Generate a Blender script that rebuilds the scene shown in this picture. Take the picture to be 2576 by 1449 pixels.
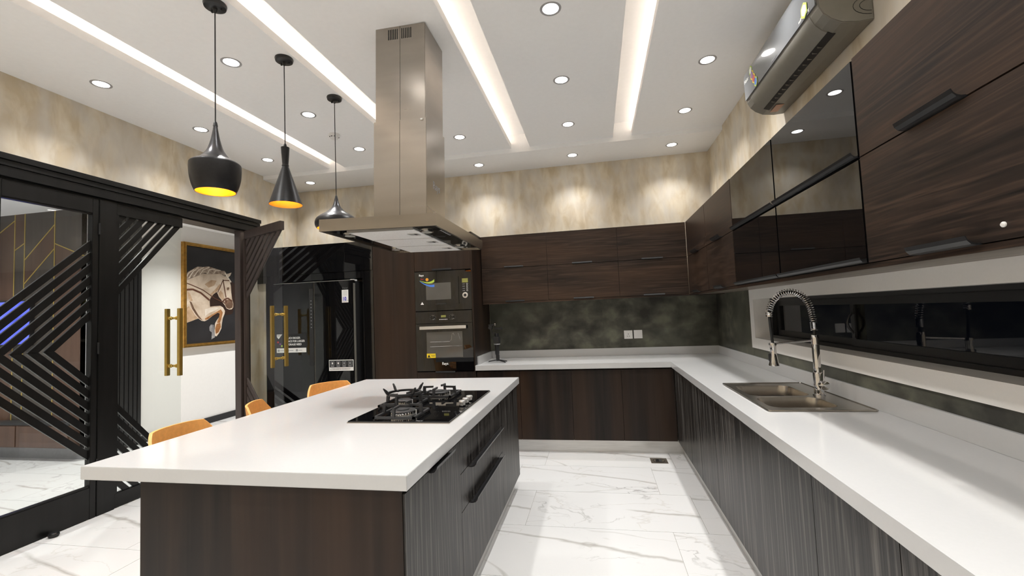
import bpy, bmesh, math, random
from mathutils import Vector, Matrix
random.seed(7)
for o in list(bpy.data.objects): bpy.data.objects.remove(o)
SC = bpy.context.scene
COL = SC.collection
PI = math.pi

# ------------------------------------------------------------------ camera
yaw, pitch, roll = -.185742, .056066, -.0412668
fw = Vector((math.sin(yaw)*math.cos(pitch), math.cos(yaw)*math.cos(pitch), math.sin(pitch)))
r0 = Vector((math.cos(yaw), -math.sin(yaw), 0)); u0 = r0.cross(fw)
rt = math.cos(roll)*r0 + math.sin(roll)*u0
up = -math.sin(roll)*r0 + math.cos(roll)*u0
cd = bpy.data.cameras.new('camera'); cam = bpy.data.objects.new('camera', cd); COL.objects.link(cam)
cd.sensor_width = 36; cd.lens = 36*1111.623/2576; cd.clip_start = .02
M = Matrix((rt, up, -fw)).transposed().to_4x4(); M.translation = (0, 0, 1.43895)
cam.matrix_world = M
SC.camera = cam
# ------------------------------------------------------------------ world, exposure
w = bpy.data.worlds.new('night'); SC.world = w; w.use_nodes = True
w.node_tree.nodes['Background'].inputs[0].default_value = (.02, .025, .04, 1)
w.node_tree.nodes['Background'].inputs[1].default_value = .15
SC.view_settings.view_transform = 'Standard'; SC.view_settings.look = 'None'
SC.view_settings.exposure = 0.50; SC.view_settings.gamma = 1; SC.view_settings.use_curve_mapping = False
SPOT_W = 56; COVE_E = 7; LENS_E = 12
# ------------------------------------------------------------------ materials
MATS = {}
def nt(name):
    m = bpy.data.materials.new(name); m.use_nodes = True; MATS[name] = m
    t = m.node_tree; b = t.nodes['Principled BSDF']
    return m, t, b
def plain(name, col, rough=.5, metal=0, ior=1.5, emit=None, es=0, coat=0, var=.06, vs=30, bump=0):
    """principled with a fine procedural noise in roughness and tone"""
    m, t, b = nt(name); N = t.nodes; L = t.links
    tc = N.new('ShaderNodeTexCoord'); no = N.new('ShaderNodeTexNoise')
    no.inputs['Scale'].default_value = vs; no.inputs['Detail'].default_value = 3
    L.new(tc.outputs['Object'], no.inputs['Vector'])
    rp = N.new('ShaderNodeValToRGB')
    c0 = [max(0, c*(1-var)) for c in col]; c1 = [min(1, c*(1+var)) for c in col]
    rp.color_ramp.elements[0].color = (*c0, 1); rp.color_ramp.elements[1].color = (*c1, 1)
    rp.color_ramp.elements[0].position = .3; rp.color_ramp.elements[1].position = .7
    L.new(no.outputs['Fac'], rp.inputs['Fac']); L.new(rp.outputs['Color'], b.inputs['Base Color'])
    b.inputs['Roughness'].default_value = rough; b.inputs['Metallic'].default_value = metal
    b.inputs['IOR'].default_value = ior
    if coat: b.inputs['Coat Weight'].default_value = coat; b.inputs['Coat Roughness'].default_value = .05
    if emit: b.inputs['Emission Color'].default_value = (*emit, 1); b.inputs['Emission Strength'].default_value = es
    if bump:
        bp = N.new('ShaderNodeBump'); bp.inputs['Strength'].default_value = bump; bp.inputs['Distance'].default_value = .002
        L.new(no.outputs['Fac'], bp.inputs['Height']); L.new(bp.outputs['Normal'], b.inputs['Normal'])
    return m
def streak(name, cols, scale, vec, rough=.45, detail=6, dist=.6, pos=None, bump=.05, metal=0, big=None, ior=1.5, rr=0, spec=.5):
    """noise stretched along an axis: wood grain, wallpaper, brushed steel"""
    m, t, b = nt(name); N = t.nodes; L = t.links
    g = N.new('ShaderNodeNewGeometry'); mp = N.new('ShaderNodeMapping'); mp.inputs['Scale'].default_value = vec
    L.new(g.outputs['Position'], mp.inputs['Vector'])
    no = N.new('ShaderNodeTexNoise'); no.inputs['Scale'].default_value = scale
    no.inputs['Detail'].default_value = detail; no.inputs['Distortion'].default_value = dist
    L.new(mp.outputs['Vector'], no.inputs['Vector'])
    rp = N.new('ShaderNodeValToRGB'); n = len(cols)
    pos = pos or [.3+.4*i/(n-1) for i in range(n)]
    while len(rp.color_ramp.elements) < n: rp.color_ramp.elements.new(.5)
    for e, c, p in zip(rp.color_ramp.elements, cols, pos): e.position = p; e.color = (*c, 1)
    L.new(no.outputs['Fac'], rp.inputs['Fac'])
    out = rp.outputs['Color']
    if big:   # second, larger tone variation
        n2 = N.new('ShaderNodeTexNoise'); n2.inputs['Scale'].default_value = big[0]; n2.inputs['Detail'].default_value = 3
        m2 = N.new('ShaderNodeMapping'); m2.inputs['Scale'].default_value = big[2]
        L.new(g.outputs['Position'], m2.inputs['Vector']); L.new(m2.outputs['Vector'], n2.inputs['Vector'])
        r2 = N.new('ShaderNodeValToRGB'); r2.color_ramp.elements[0].position = .4; r2.color_ramp.elements[1].position = .65
        L.new(n2.outputs['Fac'], r2.inputs['Fac'])
        mx = N.new('ShaderNodeMixRGB'); mx.inputs[2].default_value = (*big[1], 1)
        mu = N.new('ShaderNodeMath'); mu.operation = 'MULTIPLY'; mu.inputs[1].default_value = big[3]
        L.new(r2.outputs['Color'], mu.inputs[0]); L.new(mu.outputs[0], mx.inputs[0])
        L.new(out, mx.inputs[1]); out = mx.outputs[0]
    L.new(out, b.inputs['Base Color'])
    b.inputs['Roughness'].default_value = rough; b.inputs['Metallic'].default_value = metal; b.inputs['IOR'].default_value = ior; b.inputs['Specular IOR Level'].default_value = spec
    if rr:
        mr = N.new('ShaderNodeMapRange'); mr.inputs[3].default_value = rough-rr; mr.inputs[4].default_value = rough+rr
        L.new(no.outputs['Fac'], mr.inputs[0]); L.new(mr.outputs[0], b.inputs['Roughness'])
    if bump:
        bp = N.new('ShaderNodeBump'); bp.inputs['Strength'].default_value = bump; bp.inputs['Distance'].default_value = .003
        L.new(no.outputs['Fac'], bp.inputs['Height']); L.new(bp.outputs['Normal'], b.inputs['Normal'])
    return m
WOODC = [(.011, .0075, .0062), (.024, .0155, .0118), (.047, .029, .020)]
wood_h = streak('wenge_horizontal', [(.0065, .0048, .0042), (.024, .0155, .0118), (.058, .036, .025)], 3.2, (.42, .42, 11), rough=.42, dist=2.2, bump=.08, big=(1.3, (.075, .040, .022), (.5, .5, 3), .45), rr=.06, spec=.28)
WOODV = [(.0075, .0058, .0052), (.0145, .0105, .009), (.026, .018, .014)]
wood_v = streak('wenge_vertical', WOODV, 2.4, (9, 9, .35), rough=.40, dist=.5, bump=.07, big=(1.2, (.046, .0245, .0135), (3, 3, .2), .7), rr=.06, spec=.24)
wood_f = streak('wenge_textured', [(.002, .0017, .0015), (.022, .0195, .0175), (.13, .12, .11)], 6, (11, 11, .3), rough=.36, dist=.4, bump=.30, rr=.10, spec=.25)
wallp = streak('wallpaper_beige', [(.60, .495, .335), (.70, .605, .455), (.775, .70, .565)], 6.5, (1.5, 1.5, .62), rough=.5, dist=.5, detail=10, bump=.02,
               pos=[.36, .5, .66], big=(5.5, (.62, .58, .52), (1, 1, .5), .7))
ceilm = plain('ceiling_paint', (.935, .935, .935), .85, var=.01)
quartz = plain('white_quartz', (.545, .545, .54), .10, var=.008, vs=80)
stonew = plain('white_window_stone', (.86, .84, .81), .25, var=.01, vs=80)
slate = streak('dark_slate', [(.036, .035, .030), (.09, .09, .072), (.24, .24, .175)], 4.2, (1, 1, 1.2), rough=.40, detail=14, dist=.15, bump=.03,
               pos=[.38, .54, .78], big=(1.0, (.12, .122, .088), (1, 1, 1), .55), rr=.1, spec=.3)
steel = streak('brushed_steel', [(.375, .34, .30), (.43, .39, .345)], 9, (.3, .3, 2), rough=.26, metal=1, bump=0, dist=0, rr=.03)
steel_s = streak('sink_steel', [(.47, .44, .40), (.50, .465, .42)], 30, (3, .2, .2), rough=.25, metal=1, bump=0, dist=0)
alu = streak('plinth_aluminium', [(.60, .59, .57), (.70, .69, .67)], 30, (.2, .2, 3), rough=.36, metal=.85, bump=0, dist=0)
filt = streak('filter_mesh', [(.70, .69, .67), (.86, .85, .83)], 160, (1, 1, 1), rough=.5, metal=.55, bump=.1, dist=0)
chrome = plain('chrome', (.72, .72, .73), .06, 1, var=.02)
blackm = plain('black_metal', (.012, .012, .013), .38, var=.1)
ringm = plain('downlight_ring', (.42, .41, .42), .4, .3, var=.02)
handlem = plain('handle_metal', (.09, .09, .092), .3, .8, var=.05)
castiron = plain('cast_iron', (.022, .022, .023), .5, var=.15, vs=90, bump=.2)
bglass = plain('black_glass', (.003, .003, .0035), .025, var=.02, ior=1.62)
mirrorg = plain('smoked_mirror_glass', (.004, .004, .0045), .015, var=.02, ior=1.85)
doorb = streak('black_stained_wood', [(.005, .0049, .0047), (.009, .0086, .0082)], 3, (6, 6, .5), rough=.33, bump=.05, spec=.3)
doorbr = streak('brown_black_wood', [(.042, .030, .026), (.064, .047, .039)], 3, (6, 6, .5), rough=.36, bump=.05)
gold = plain('brushed_gold', (.62, .42, .11), .26, .9, var=.08)
goldf = plain('gilt_frame', (.46, .26, .06), .36, .75, var=.25, vs=18)
goldf2 = plain('gold_inlay', (.55, .40, .10), .35, .35, var=.05)
goldin = plain('gold_leaf_lining', (.95, .48, .05), .45, .2, var=.06)
pendb = plain('pendant_black', (.016, .016, .018), .36, .3, var=.15, vs=60)
pendg = plain('pendant_gunmetal', (.075, .075, .08), .30, .7, var=.1, vs=60)
whitep = plain('white_plastic', (.80, .79, .77), .35, var=.01)
orange = plain('ochre_leather', (.80, .385, .105), .45, var=.07, vs=60, bump=.15)
orange_in = plain('ochre_edge', (.78, .45, .17), .5, var=.06)
acgrey = plain('ac_grey_gloss', (.125, .13, .138), .30, 0, var=.02, coat=.6)
accase = plain('ac_case', (.235, .225, .20), .38, .2, var=.03)
darkp = plain('dark_plastic', (.02, .02, .021), .45, var=.1)
paintw = plain('hall_white_paint', (.82, .81, .79), .6, var=.01)
canvasb = plain('canvas_black', (.016, .015, .016), .5, var=.3, vs=4)
rubber = plain('black_rubber', (.01, .01, .01), .6, var=.1)
grout = plain('grout', (.42, .40, .37), .7, var=.05)
def C_(n, c, r=.5, **k): return plain(n, c, r, **k)
red = C_('print_red', (.55, .03, .03)); yellow = C_('print_yellow', (.85, .62, .02)); green = C_('print_green', (.45, .60, .08)); blue = C_('print_blue', (.07, .22, .75))
navy = C_('print_navy', (.02, .02, .45)); greyp = C_('print_grey', (.30, .30, .31)); inkb = C_('print_black', (.012, .012, .013)); purple = C_('print_purple', (.25, .10, .30)); lcd = C_('lcd_olive', (.26, .26, .07), .2)
oraprint = C_('print_orange', (.85, .36, .03)); dimtxt = C_('print_dim', (.09, .09, .09)); salmon = C_('print_salmon', (.52, .28, .19))
ovenin = plain('oven_interior_glass', (.10, .095, .085), .06, var=.15, vs=3)
lens = plain('downlight_lens', (.9, .9, .9), .5, emit=(1, .97, .93), es=LENS_E, var=.01)
ledm = plain('led_strip', (1, .9, .8), .5, emit=(1, .84, .69), es=COVE_E, var=.01)
bulbm = plain('warm_bulb', (1, .8, .5), .5, emit=(1, .55, .16), es=60, var=.01)
hoodlamp = plain('hood_lamp_glass', (.55, .54, .5), .15, .3, var=.05)
# clear glass: reflection by Fresnel over a clear pane
def clear_glass(name, tint, ior=1.5):
    m = bpy.data.materials.new(name); m.use_nodes = True; t = m.node_tree; N = t.nodes; L = t.links
    for n in list(N): N.remove(n)
    o = N.new('ShaderNodeOutputMaterial'); mx = N.new('ShaderNodeMixShader'); fr = N.new('ShaderNodeFresnel'); fr.inputs[0].default_value = ior
    tr = N.new('ShaderNodeBsdfTransparent'); tr.inputs[0].default_value = (*tint, 1)
    gl = N.new('ShaderNodeBsdfGlossy'); gl.inputs['Roughness'].default_value = .01
    ge = N.new('ShaderNodeNewGeometry'); iv = N.new('ShaderNodeMath'); iv.operation = 'SUBTRACT'; iv.inputs[0].default_value = 1
    L.new(ge.outputs['Backfacing'], iv.inputs[1]); mu = N.new('ShaderNodeMath'); mu.operation = 'MULTIPLY'
    L.new(fr.outputs[0], mu.inputs[0]); L.new(iv.outputs[0], mu.inputs[1])      # only the entry face reflects
    L.new(mu.outputs[0], mx.inputs[0]); L.new(tr.outputs[0], mx.inputs[1]); L.new(gl.outputs[0], mx.inputs[2]); L.new(mx.outputs[0], o.inputs[0])
    return m
pane_m = clear_glass('door_glass', (.95, .965, .955), 1.55)
night_m = clear_glass('window_glass', (.5, .51, .52), 1.6)
# marble tile: the same few prints repeat from tile to tile
def marble():
    m, t, b = nt('marble_tile'); N = t.nodes; L = t.links
    tc = N.new('ShaderNodeTexCoord'); oi = N.new('ShaderNodeObjectInfo')
    ra = N.new('ShaderNodeMath'); ra.operation = 'MULTIPLY'; ra.inputs[1].default_value = 2.99; L.new(oi.outputs['Random'], ra.inputs[0])
    fl = N.new('ShaderNodeMath'); fl.operation = 'FLOOR'; L.new(ra.outputs[0], fl.inputs[0])
    of = N.new('ShaderNodeMath'); of.operation = 'MULTIPLY'; of.inputs[1].default_value = 3.7; L.new(fl.outputs[0], of.inputs[0])
    cb = N.new('ShaderNodeCombineXYZ'); L.new(of.outputs[0], cb.inputs[2])
    ad = N.new('ShaderNodeVectorMath'); L.new(tc.outputs['Object'], ad.inputs[0]); L.new(cb.outputs[0], ad.inputs[1])
    def noise(s, d, di, off=0):
        n = N.new('ShaderNodeTexNoise'); n.inputs['Scale'].default_value = s; n.inputs['Detail'].default_value = d; n.inputs['Distortion'].default_value = di
        mp = N.new('ShaderNodeMapping'); mp.inputs['Location'].default_value = (off, off*.7, 0); mp.inputs['Rotation'].default_value = (0, 0, .25); mp.inputs['Scale'].default_value = (.55, 1.15, 1)
        L.new(ad.outputs[0], mp.inputs['Vector']); L.new(mp.outputs[0], n.inputs['Vector']); return n.outputs['Fac']
    def vein(fac, width, c=.5):
        s = N.new('ShaderNodeMath'); s.operation = 'SUBTRACT'; s.inputs[1].default_value = c; L.new(fac, s.inputs[0])
        a = N.new('ShaderNodeMath'); a.operation = 'ABSOLUTE'; L.new(s.outputs[0], a.inputs[0])
        mr = N.new('ShaderNodeMapRange'); mr.inputs[1].default_value = 0; mr.inputs[2].default_value = width; mr.inputs[3].default_value = 1; mr.inputs[4].default_value = 0
        L.new(a.outputs[0], mr.inputs[0]); return mr.outputs[0]
    def mul(a, k):
        q = N.new('ShaderNodeMath'); q.operation = 'MULTIPLY'; L.new(a, q.inputs[0])
        if isinstance(k, float): q.inputs[1].default_value = k
        else: L.new(k, q.inputs[1])
        return q.outputs[0]
    def mapr(a, x0, x1):
        mr = N.new('ShaderNodeMapRange'); mr.inputs[1].default_value = x0; mr.inputs[2].default_value = x1; L.new(a, mr.inputs[0]); return mr.outputs[0]
    fine = mul(mul(vein(noise(2.6, 9, .9), .010), mapr(noise(1.7, 2, 0, 5), .50, .62)), .7)
    main = mul(mul(vein(noise(.95, 5, .7, 2), .009, .47), mapr(noise(1.2, 2, 0, 9), .46, .60)), .6)
    hair = mul(vein(noise(1.5, 10, .5, 13), .006), .55)
    # one broad diagonal vein per tile
    sx = N.new('ShaderNodeSeparateXYZ'); L.new(tc.outputs['Object'], sx.inputs[0])
    k1 = mul(sx.outputs[0], .27)
    s1 = N.new('ShaderNodeMath'); s1.operation = 'ADD'; L.new(sx.outputs[1], s1.inputs[0]); L.new(k1, s1.inputs[1])
    nd = noise(2.2, 5, .3, 21); nn = N.new('ShaderNodeMath'); nn.operation = 'MULTIPLY_ADD'; nn.inputs[1].default_value = .22; L.new(nd, nn.inputs[0]); L.new(s1.outputs[0], nn.inputs[2])
    wd = mapr(sx.outputs[0], -.6, .2)
    diag = mul(mul(vein(nn.outputs[0], .020, .19), mapr(noise(1.6, 2, 0, 31), .40, .50)), .9)
    def mx(a, c):
        return a, c
    col = N.new('ShaderNodeRGB'); col.outputs[0].default_value = (.615, .613, .607, 1); cur = col.outputs[0]
    cloud = mul(mapr(noise(1.1, 4, .4, 40), .45, .8), .35)
    for f, c in ((cloud, (.66, .65, .63)), (hair, (.50, .48, .45)), (diag, (.37, .355, .33)), (main, (.33, .31, .28)), (fine, (.20, .19, .175))):
        q = N.new('ShaderNodeMixRGB'); L.new(f, q.inputs[0]); L.new(cur, q.inputs[1]); q.inputs[2].default_value = (*c, 1); cur = q.outputs[0]
    L.new(cur, b.inputs['Base Color']); b.inputs['Roughness'].default_value = .13
    return m
marblem = marble()
def screen_mat():
    m, t, b = nt('screen_blue'); N = t.nodes; L = t.links
    tc = N.new('ShaderNodeTexCoord'); vo = N.new('ShaderNodeTexVoronoi'); vo.inputs['Scale'].default_value = 5; L.new(tc.outputs['Object'], vo.inputs['Vector'])
    rp = N.new('ShaderNodeValToRGB'); rp.color_ramp.elements[0].color = (.05, .07, .55, 1); rp.color_ramp.elements[1].color = (.16, .20, .95, 1)
    L.new(vo.outputs['Distance'], rp.inputs[0]); L.new(rp.outputs[0], b.inputs['Emission Color']); b.inputs['Emission Strength'].default_value = 1.0
    b.inputs['Base Color'].default_value = (.01, .01, .03, 1); return m
screenm = screen_mat()
undw = streak('underside_wood', [(.10, .082, .062), (.19, .16, .125)], 3, (9, .5, 9), rough=.35)
hallw1 = streak('hall_walnut', [(.075, .04, .026), (.12, .066, .044)], 2.5, (5, 5, .4), rough=.4)
hallw2 = streak('hall_greywood', [(.045, .036, .030), (.075, .062, .052)], 2.5, (5, 5, .4), rough=.4)

# ------------------------------------------------------------------ mesh builder
class MB:
    def __init__(s): s.v = []; s.f = []
    def add(s, vs, fs):
        n = len(s.v); s.v += [tuple(map(float, a)) for a in vs]; s.f += [tuple(i+n for i in f) for f in fs]; return s
    def box(s, x0, x1, y0, y1, z0, z1):
        x0, x1 = sorted((x0, x1)); y0, y1 = sorted((y0, y1)); z0, z1 = sorted((z0, z1))
        return s.add([(x0, y0, z0), (x1, y0, z0), (x1, y1, z0), (x0, y1, z0), (x0, y0, z1), (x1, y0, z1), (x1, y1, z1), (x0, y1, z1)],
                     [(0, 3, 2, 1), (4, 5, 6, 7), (0, 1, 5, 4), (1, 2, 6, 5), (2, 3, 7, 6), (3, 0, 4, 7)])
    def prism(s, poly, ax, a0, a1):
        """2-D polygon extruded along axis ax; poly in the other two axes (cyclic order y,z / x,z / x,y)"""
        n = len(poly)
        def P(p, a): return {'x': (a, p[0], p[1]), 'y': (p[0], a, p[1]), 'z': (p[0], p[1], a)}[ax]
        return s.add([P(p, a0) for p in poly]+[P(p, a1) for p in poly],
                     [tuple(range(n)), tuple(range(2*n-1, n-1, -1))]+[(i, i+n, (i+1) % n+n, (i+1) % n) for i in range(n)])
    def lathe(s, prof, c, n=24, ax='z', close=False):
        vs = []
        for r, h in prof:
            for k in range(n):
                a = 2*PI*k/n; p, q = r*math.cos(a), r*math.sin(a)
                vs.append({'z': (c[0]+p, c[1]+q, c[2]+h), 'x': (c[0]+h, c[1]+p, c[2]+q), 'y': (c[0]+q, c[1]+h, c[2]+p)}[ax])
        m = len(prof); fs = []
        for i in range(m-1 if not close else m):
            j = (i+1) % m
            for k in range(n): fs.append((i*n+k, i*n+(k+1) % n, j*n+(k+1) % n, j*n+k))
        if not close:
            fs.append(tuple(range(n-1, -1, -1))); fs.append(tuple((m-1)*n+k for k in range(n)))
        return s.add(vs, fs)
    def cyl(s, c, r, h, ax='z', n=20): return s.lathe([(r, 0), (r, h)], c, n, ax)
    def tube(s, pts, r, n=8, cap=True):
        pts = [Vector(p) for p in pts]; rs = r if isinstance(r, (list, tuple)) else [r]*len(pts)
        vs = []; T = None; ref = None
        for i, p in enumerate(pts):
            t = (pts[min(i+1, len(pts)-1)]-pts[max(i-1, 0)]).normalized()
            if ref is None: ref = t.orthogonal().normalized()
            ref = (ref-t*ref.dot(t)).normalized(); bb = t.cross(ref)
            for k in range(n):
                a = 2*PI*k/n; vs.append(p+rs[i]*(math.cos(a)*ref+math.sin(a)*bb))
        fs = [(i*n+k, i*n+(k+1) % n, (i+1)*n+(k+1) % n, (i+1)*n+k) for i in range(len(pts)-1) for k in range(n)]
        if cap: fs += [tuple(range(n-1, -1, -1)), tuple((len(pts)-1)*n+k for k in range(n))]
        return s.add(vs, fs)
    def bar(s, a, b, wd, th, upv=(0, 0, 1)):
        """rectangular bar from a to b"""
        a, b = Vector(a), Vector(b); t = (b-a).normalized(); u = Vector(upv); u = (u-t*u.dot(t)).normalized(); q = t.cross(u)
        vs = [p+q*(sx*wd/2)+u*(sy*th/2) for p in (a, b) for sx, sy in ((-1, -1), (1, -1), (1, 1), (-1, 1))]
        return s.add(vs, [(0, 1, 2, 3), (7, 6, 5, 4), (0, 4, 5, 1), (1, 5, 6, 2), (2, 6, 7, 3), (3, 7, 4, 0)])
    def holed(s, outer, holes, z0, z1):
        """flat slab with holes (in xy)"""
        bm = bmesh.new(); es = []
        for lp in [outer]+holes:
            vs = [bm.verts.new((x, y, 0)) for x, y in lp]
            es += [bm.edges.new((vs[i], vs[(i+1) % len(vs)])) for i in range(len(vs))]
        bmesh.ops.triangle_fill(bm, use_beauty=True, use_dissolve=False, edges=es)
        bm.verts.index_update(); V = [v.co.copy() for v in bm.verts]
        F = []
        for f in bm.faces:
            ids = [v.index for v in f.verts]
            if f.normal.z < 0: ids.reverse()
            F.append(ids)
        n = len(V)
        s.add([(p.x, p.y, z1) for p in V]+[(p.x, p.y, z0) for p in V], F+[[i+n for i in reversed(f)] for f in F])
        for lp in [outer]+holes:
            m = len(lp); s.add([(x, y, z1) for x, y in lp]+[(x, y, z0) for x, y in lp], [(i, (i+1) % m, (i+1) % m+m, i+m) for i in range(m)])
        bm.free(); return s
    def build(s, name, mat, parent=None, bevel=0, smooth=False, off=None, seg=2):
        o = Vector((0, 0, 0)) if off is None else Vector(off)
        if off is None and parent is not None and 'o' in parent: o = Vector(parent['o'])
        me = bpy.data.meshes.new(name)
        bm = bmesh.new(); vs = [bm.verts.new(Vector(a)-o) for a in s.v]
        for f in s.f:
            try: bm.faces.new([vs[i] for i in f])
            except ValueError: pass
        if s.v and smooth: bmesh.ops.remove_doubles(bm, verts=bm.verts, dist=1e-5)
        bmesh.ops.recalc_face_normals(bm, faces=bm.faces)
        if bevel:
            ed = [e for e in bm.edges if len(e.link_faces) == 2 and e.calc_face_angle(0) > .6]
            bmesh.ops.bevel(bm, geom=ed, offset=bevel, segments=seg, affect='EDGES', clamp_overlap=True)
        bm.to_mesh(me); bm.free()
        if smooth:
            me.polygons.foreach_set('use_smooth', [True]*len(me.polygons)); me.set_sharp_from_angle(angle=math.radians(40))
        me.materials.append(mat)
        ob = bpy.data.objects.new(name, me); COL.objects.link(ob)
        if parent is not None:
            ob.parent = parent
            if 'o' in parent: ob['o'] = parent['o']
        elif off is not None:
            ob.location = o
        return ob
def tag(o, label, cat, group=None, kind=None):
    o['label'] = label; o['category'] = cat
    if group: o['group'] = group
    if kind: o['kind'] = kind
    return o
def thing(name, label, cat, loc, group=None, kind=None, local=False):
    """Empty at the thing's base; parts are given in world coordinates unless local"""
    e = bpy.data.objects.new(name, None); COL.objects.link(e); e.location = loc; e.empty_display_size = .1
    e['o'] = (0, 0, 0) if local else tuple(loc)
    return tag(e, label, cat, group, kind)
def B(name, mat, parent, *a, bevel=0, **k): return MB().box(*a).build(name, mat, parent, bevel=bevel, **k)
def copy_tree(o, parent=None):
    c = o.copy(); COL.objects.link(c); c.parent = parent
    for ch in list(o.children):
        if ch.type != 'LIGHT': copy_tree(ch, c)
    return c
def lettering(body, size, org, ux, uy, mat, parent, align='LEFT', name='lettering', sx=1, bold=0, th=.0006):
    cu = bpy.data.curves.new('t', 'FONT'); cu.body = body; cu.size = size; cu.align_x = align; cu.extrude = th/2; cu.offset = bold; cu.resolution_u = 3
    to = bpy.data.objects.new('t', cu); COL.objects.link(to)
    dg = bpy.context.evaluated_depsgraph_get(); me = bpy.data.meshes.new_from_object(to.evaluated_get(dg))
    bpy.data.objects.remove(to)
    ux, uy = Vector(ux), Vector(uy); n = ux.cross(uy); og = Vector(org)-Vector(parent['o'] if 'o' in parent else (0, 0, 0))
    for v in me.vertices: v.co = og+ux*(v.co.x*sx)+uy*v.co.y+n*v.co.z
    me.name = name; me.materials.clear(); me.materials.append(mat)
    ob = bpy.data.objects.new(name, me); COL.objects.link(ob); ob.parent = parent; ob['o'] = parent['o'] if 'o' in parent else (0, 0, 0)
    return ob
def clip(poly, a, b, c):
    """keep a*x+b*y<=c"""
    out = []
    for i in range(len(poly)):
        p, q = poly[i], poly[(i+1) % len(poly)]; dp, dq = a*p[0]+b*p[1]-c, a*q[0]+b*q[1]-c
        if dp <= 0: out.append(p)
        if dp*dq < 0: t = dp/(dp-dq); out.append((p[0]+t*(q[0]-p[0]), p[1]+t*(q[1]-p[1])))
    return out
def clipbox(poly, x0, x1, y0, y1):
    for a, b, c in ((-1, 0, -x0), (1, 0, x1), (0, -1, -y0), (0, 1, y1)):
        if poly: poly = clip(poly, a, b, c)
    return poly
def rrect(x0, x1, y0, y1, r, n=5):
    P = []
    for cx, cy, a0 in ((x1-r, y0+r, -PI/2), (x1-r, y1-r, 0), (x0+r, y1-r, PI/2), (x0+r, y0+r, PI)):
        for k in range(n+1): a = a0+PI/2*k/n; P.append((cx+r*math.cos(a), cy+r*math.sin(a)))
    return P

# ------------------------------------------------------------------ room dimensions
WX, WY, WL, WF = 1.335, 5.285, -3.916, -1.5           # right, back, left, front walls
ZC, ZB, SY = 3.231, 3.185, 4.672                      # ceiling, lowered border, its edge
# floor slab + tiles
fl = tag(MB().box(-8.7, WX+.25, WF-.1, 9.2, -.06, -.004).build('floor', grout), 'polished white marble tile floor with grey veins', 'floor', kind='structure')
TW, TL_, G = 1.17, .585, .0015
def tile_rows(xa, xb, ya, yb, xo):
    tcache = {}
    y0 = 3.03-TL_*math.ceil((3.03-ya)/TL_); row = round((y0-3.03)/TL_)
    while y0 < yb:
        base = (.41 if row % 2 else -.545)+xo
        x0 = base-TW*math.ceil((base-xa)/TW)
        while x0 < xb:
            cx, cy = x0+TW/2, y0+TL_/2
            a0, a1 = max(x0, xa)+G-cx, min(x0+TW, xb)-G-cx; b0, b1 = max(y0, ya)+G-cy, min(y0+TL_, yb)-G-cy
            if a1-a0 > .02 and b1-b0 > .02:
                k = tuple(round(q, 4) for q in (a0, a1, b0, b1))
                if k not in tcache:
                    o = MB().box(a0, a1, b0, b1, -.004, 0).build('floor_tile', marblem, fl); tcache[k] = o.data; o.location = (cx, cy, 0)
                else:
                    o = bpy.data.objects.new('floor_tile', tcache[k]); COL.objects.link(o); o.parent = fl; o.location = (cx, cy, 0)
            x0 += TW
        y0 += TL_; row += 1
tile_rows(WL-.05, WX, WF, WY, 0)
tile_rows(-8.6, WL-.05, .6, 4.06, .2)
tile_rows(-5.72, WL-.05, 4.06, 9.1, .2)
# ceiling with four light slots
SL = [(-3.02, -2.822, -1), (-1.925, -1.727, -1), (-.822, -.617, -1), (.263, .455, 1)]
c = MB(); x = WL-.1; YS0 = -1.2
for a, b_, sd in SL:
    c.box(x, a, WF-.1, SY, ZC, ZC+.055); x = b_
c.box(x, WX+.1, WF-.1, SY, ZC, ZC+.055)
x = WL-.1
for a, b_, sd in SL:
    ca, cb_ = (a-.13, b_) if sd < 0 else (a, b_+.13)
    c.box(x, ca, WF-.1, SY, ZC+.055, ZC+.15); c.box(ca, cb_, WF-.1, YS0, ZC, ZC+.15); x = cb_
c.box(x, WX+.1, WF-.1, SY, ZC+.055, ZC+.15)
c.box(WL-.1, WX+.1, WF-.1, SY, ZC+.15, ZC+.22)
c.box(WL-.1, WX+.1, SY, WY+.1, ZB, ZC+.22)
ceil = tag(c.build('ceiling', ceilm), 'white plaster ceiling with long lit slots and a lowered border', 'ceiling', kind='structure')
SLN = ['leftmost', 'second from left', 'third from left, right of the hood chimney', 'rightmost']
for (a, b_, sd), nm in zip(SL, SLN):
    xx = a-.06 if sd < 0 else b_+.06
    tag(MB().box(xx-.008, xx+.008, YS0+.02, SY-.03, ZC+.056, ZC+.064).build('cove_light', ledm, off=(xx, 2, ZC+.056)), 'warm light strip hidden in ceiling slot, '+nm, 'light strip', 'light strips in the ceiling slots')
# walls
tag(MB().box(WL-.15, WX+.25, WY, WY+.12, 0, 3.46).build('wall_back', wallp), 'back wall papered in mottled beige above the dark cabinets', 'wall', kind='structure')
wl = MB().box(WL, -3.80, 4.58, WY, 0, 1.93).box(WL-.14, WL, WF, 2.0, 0, 3.46).box(WL-.14, WL, 4.40, WY, 0, 3.46).box(WL-.14, WL, 2.0, 4.40, 2.50, 3.46)
tag(wl.build('wall_left', wallp), 'left wall papered in mottled beige above the black door frame', 'wall', kind='structure')
wr = MB().box(WX, WX+.22, WF, WY, 0, 1.12).box(WX, WX+.22, WF, WY, 1.49, 3.46).box(WX, WX+.22, 4.12, WY, 1.12, 1.49).box(WX, WX+.22, WF, -.45, 1.12, 1.49)
wright = tag(wr.build('wall_right', wallp), 'right wall papered in mottled beige behind the air conditioner', 'wall', kind='structure')
tag(MB().box(WL-.14, WX+.22, WF-.12, WF, 0, 3.46).build('wall_front', wallp), 'beige papered wall behind the viewer', 'wall', kind='structure')
wback = bpy.data.objects['wall_back']
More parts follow.
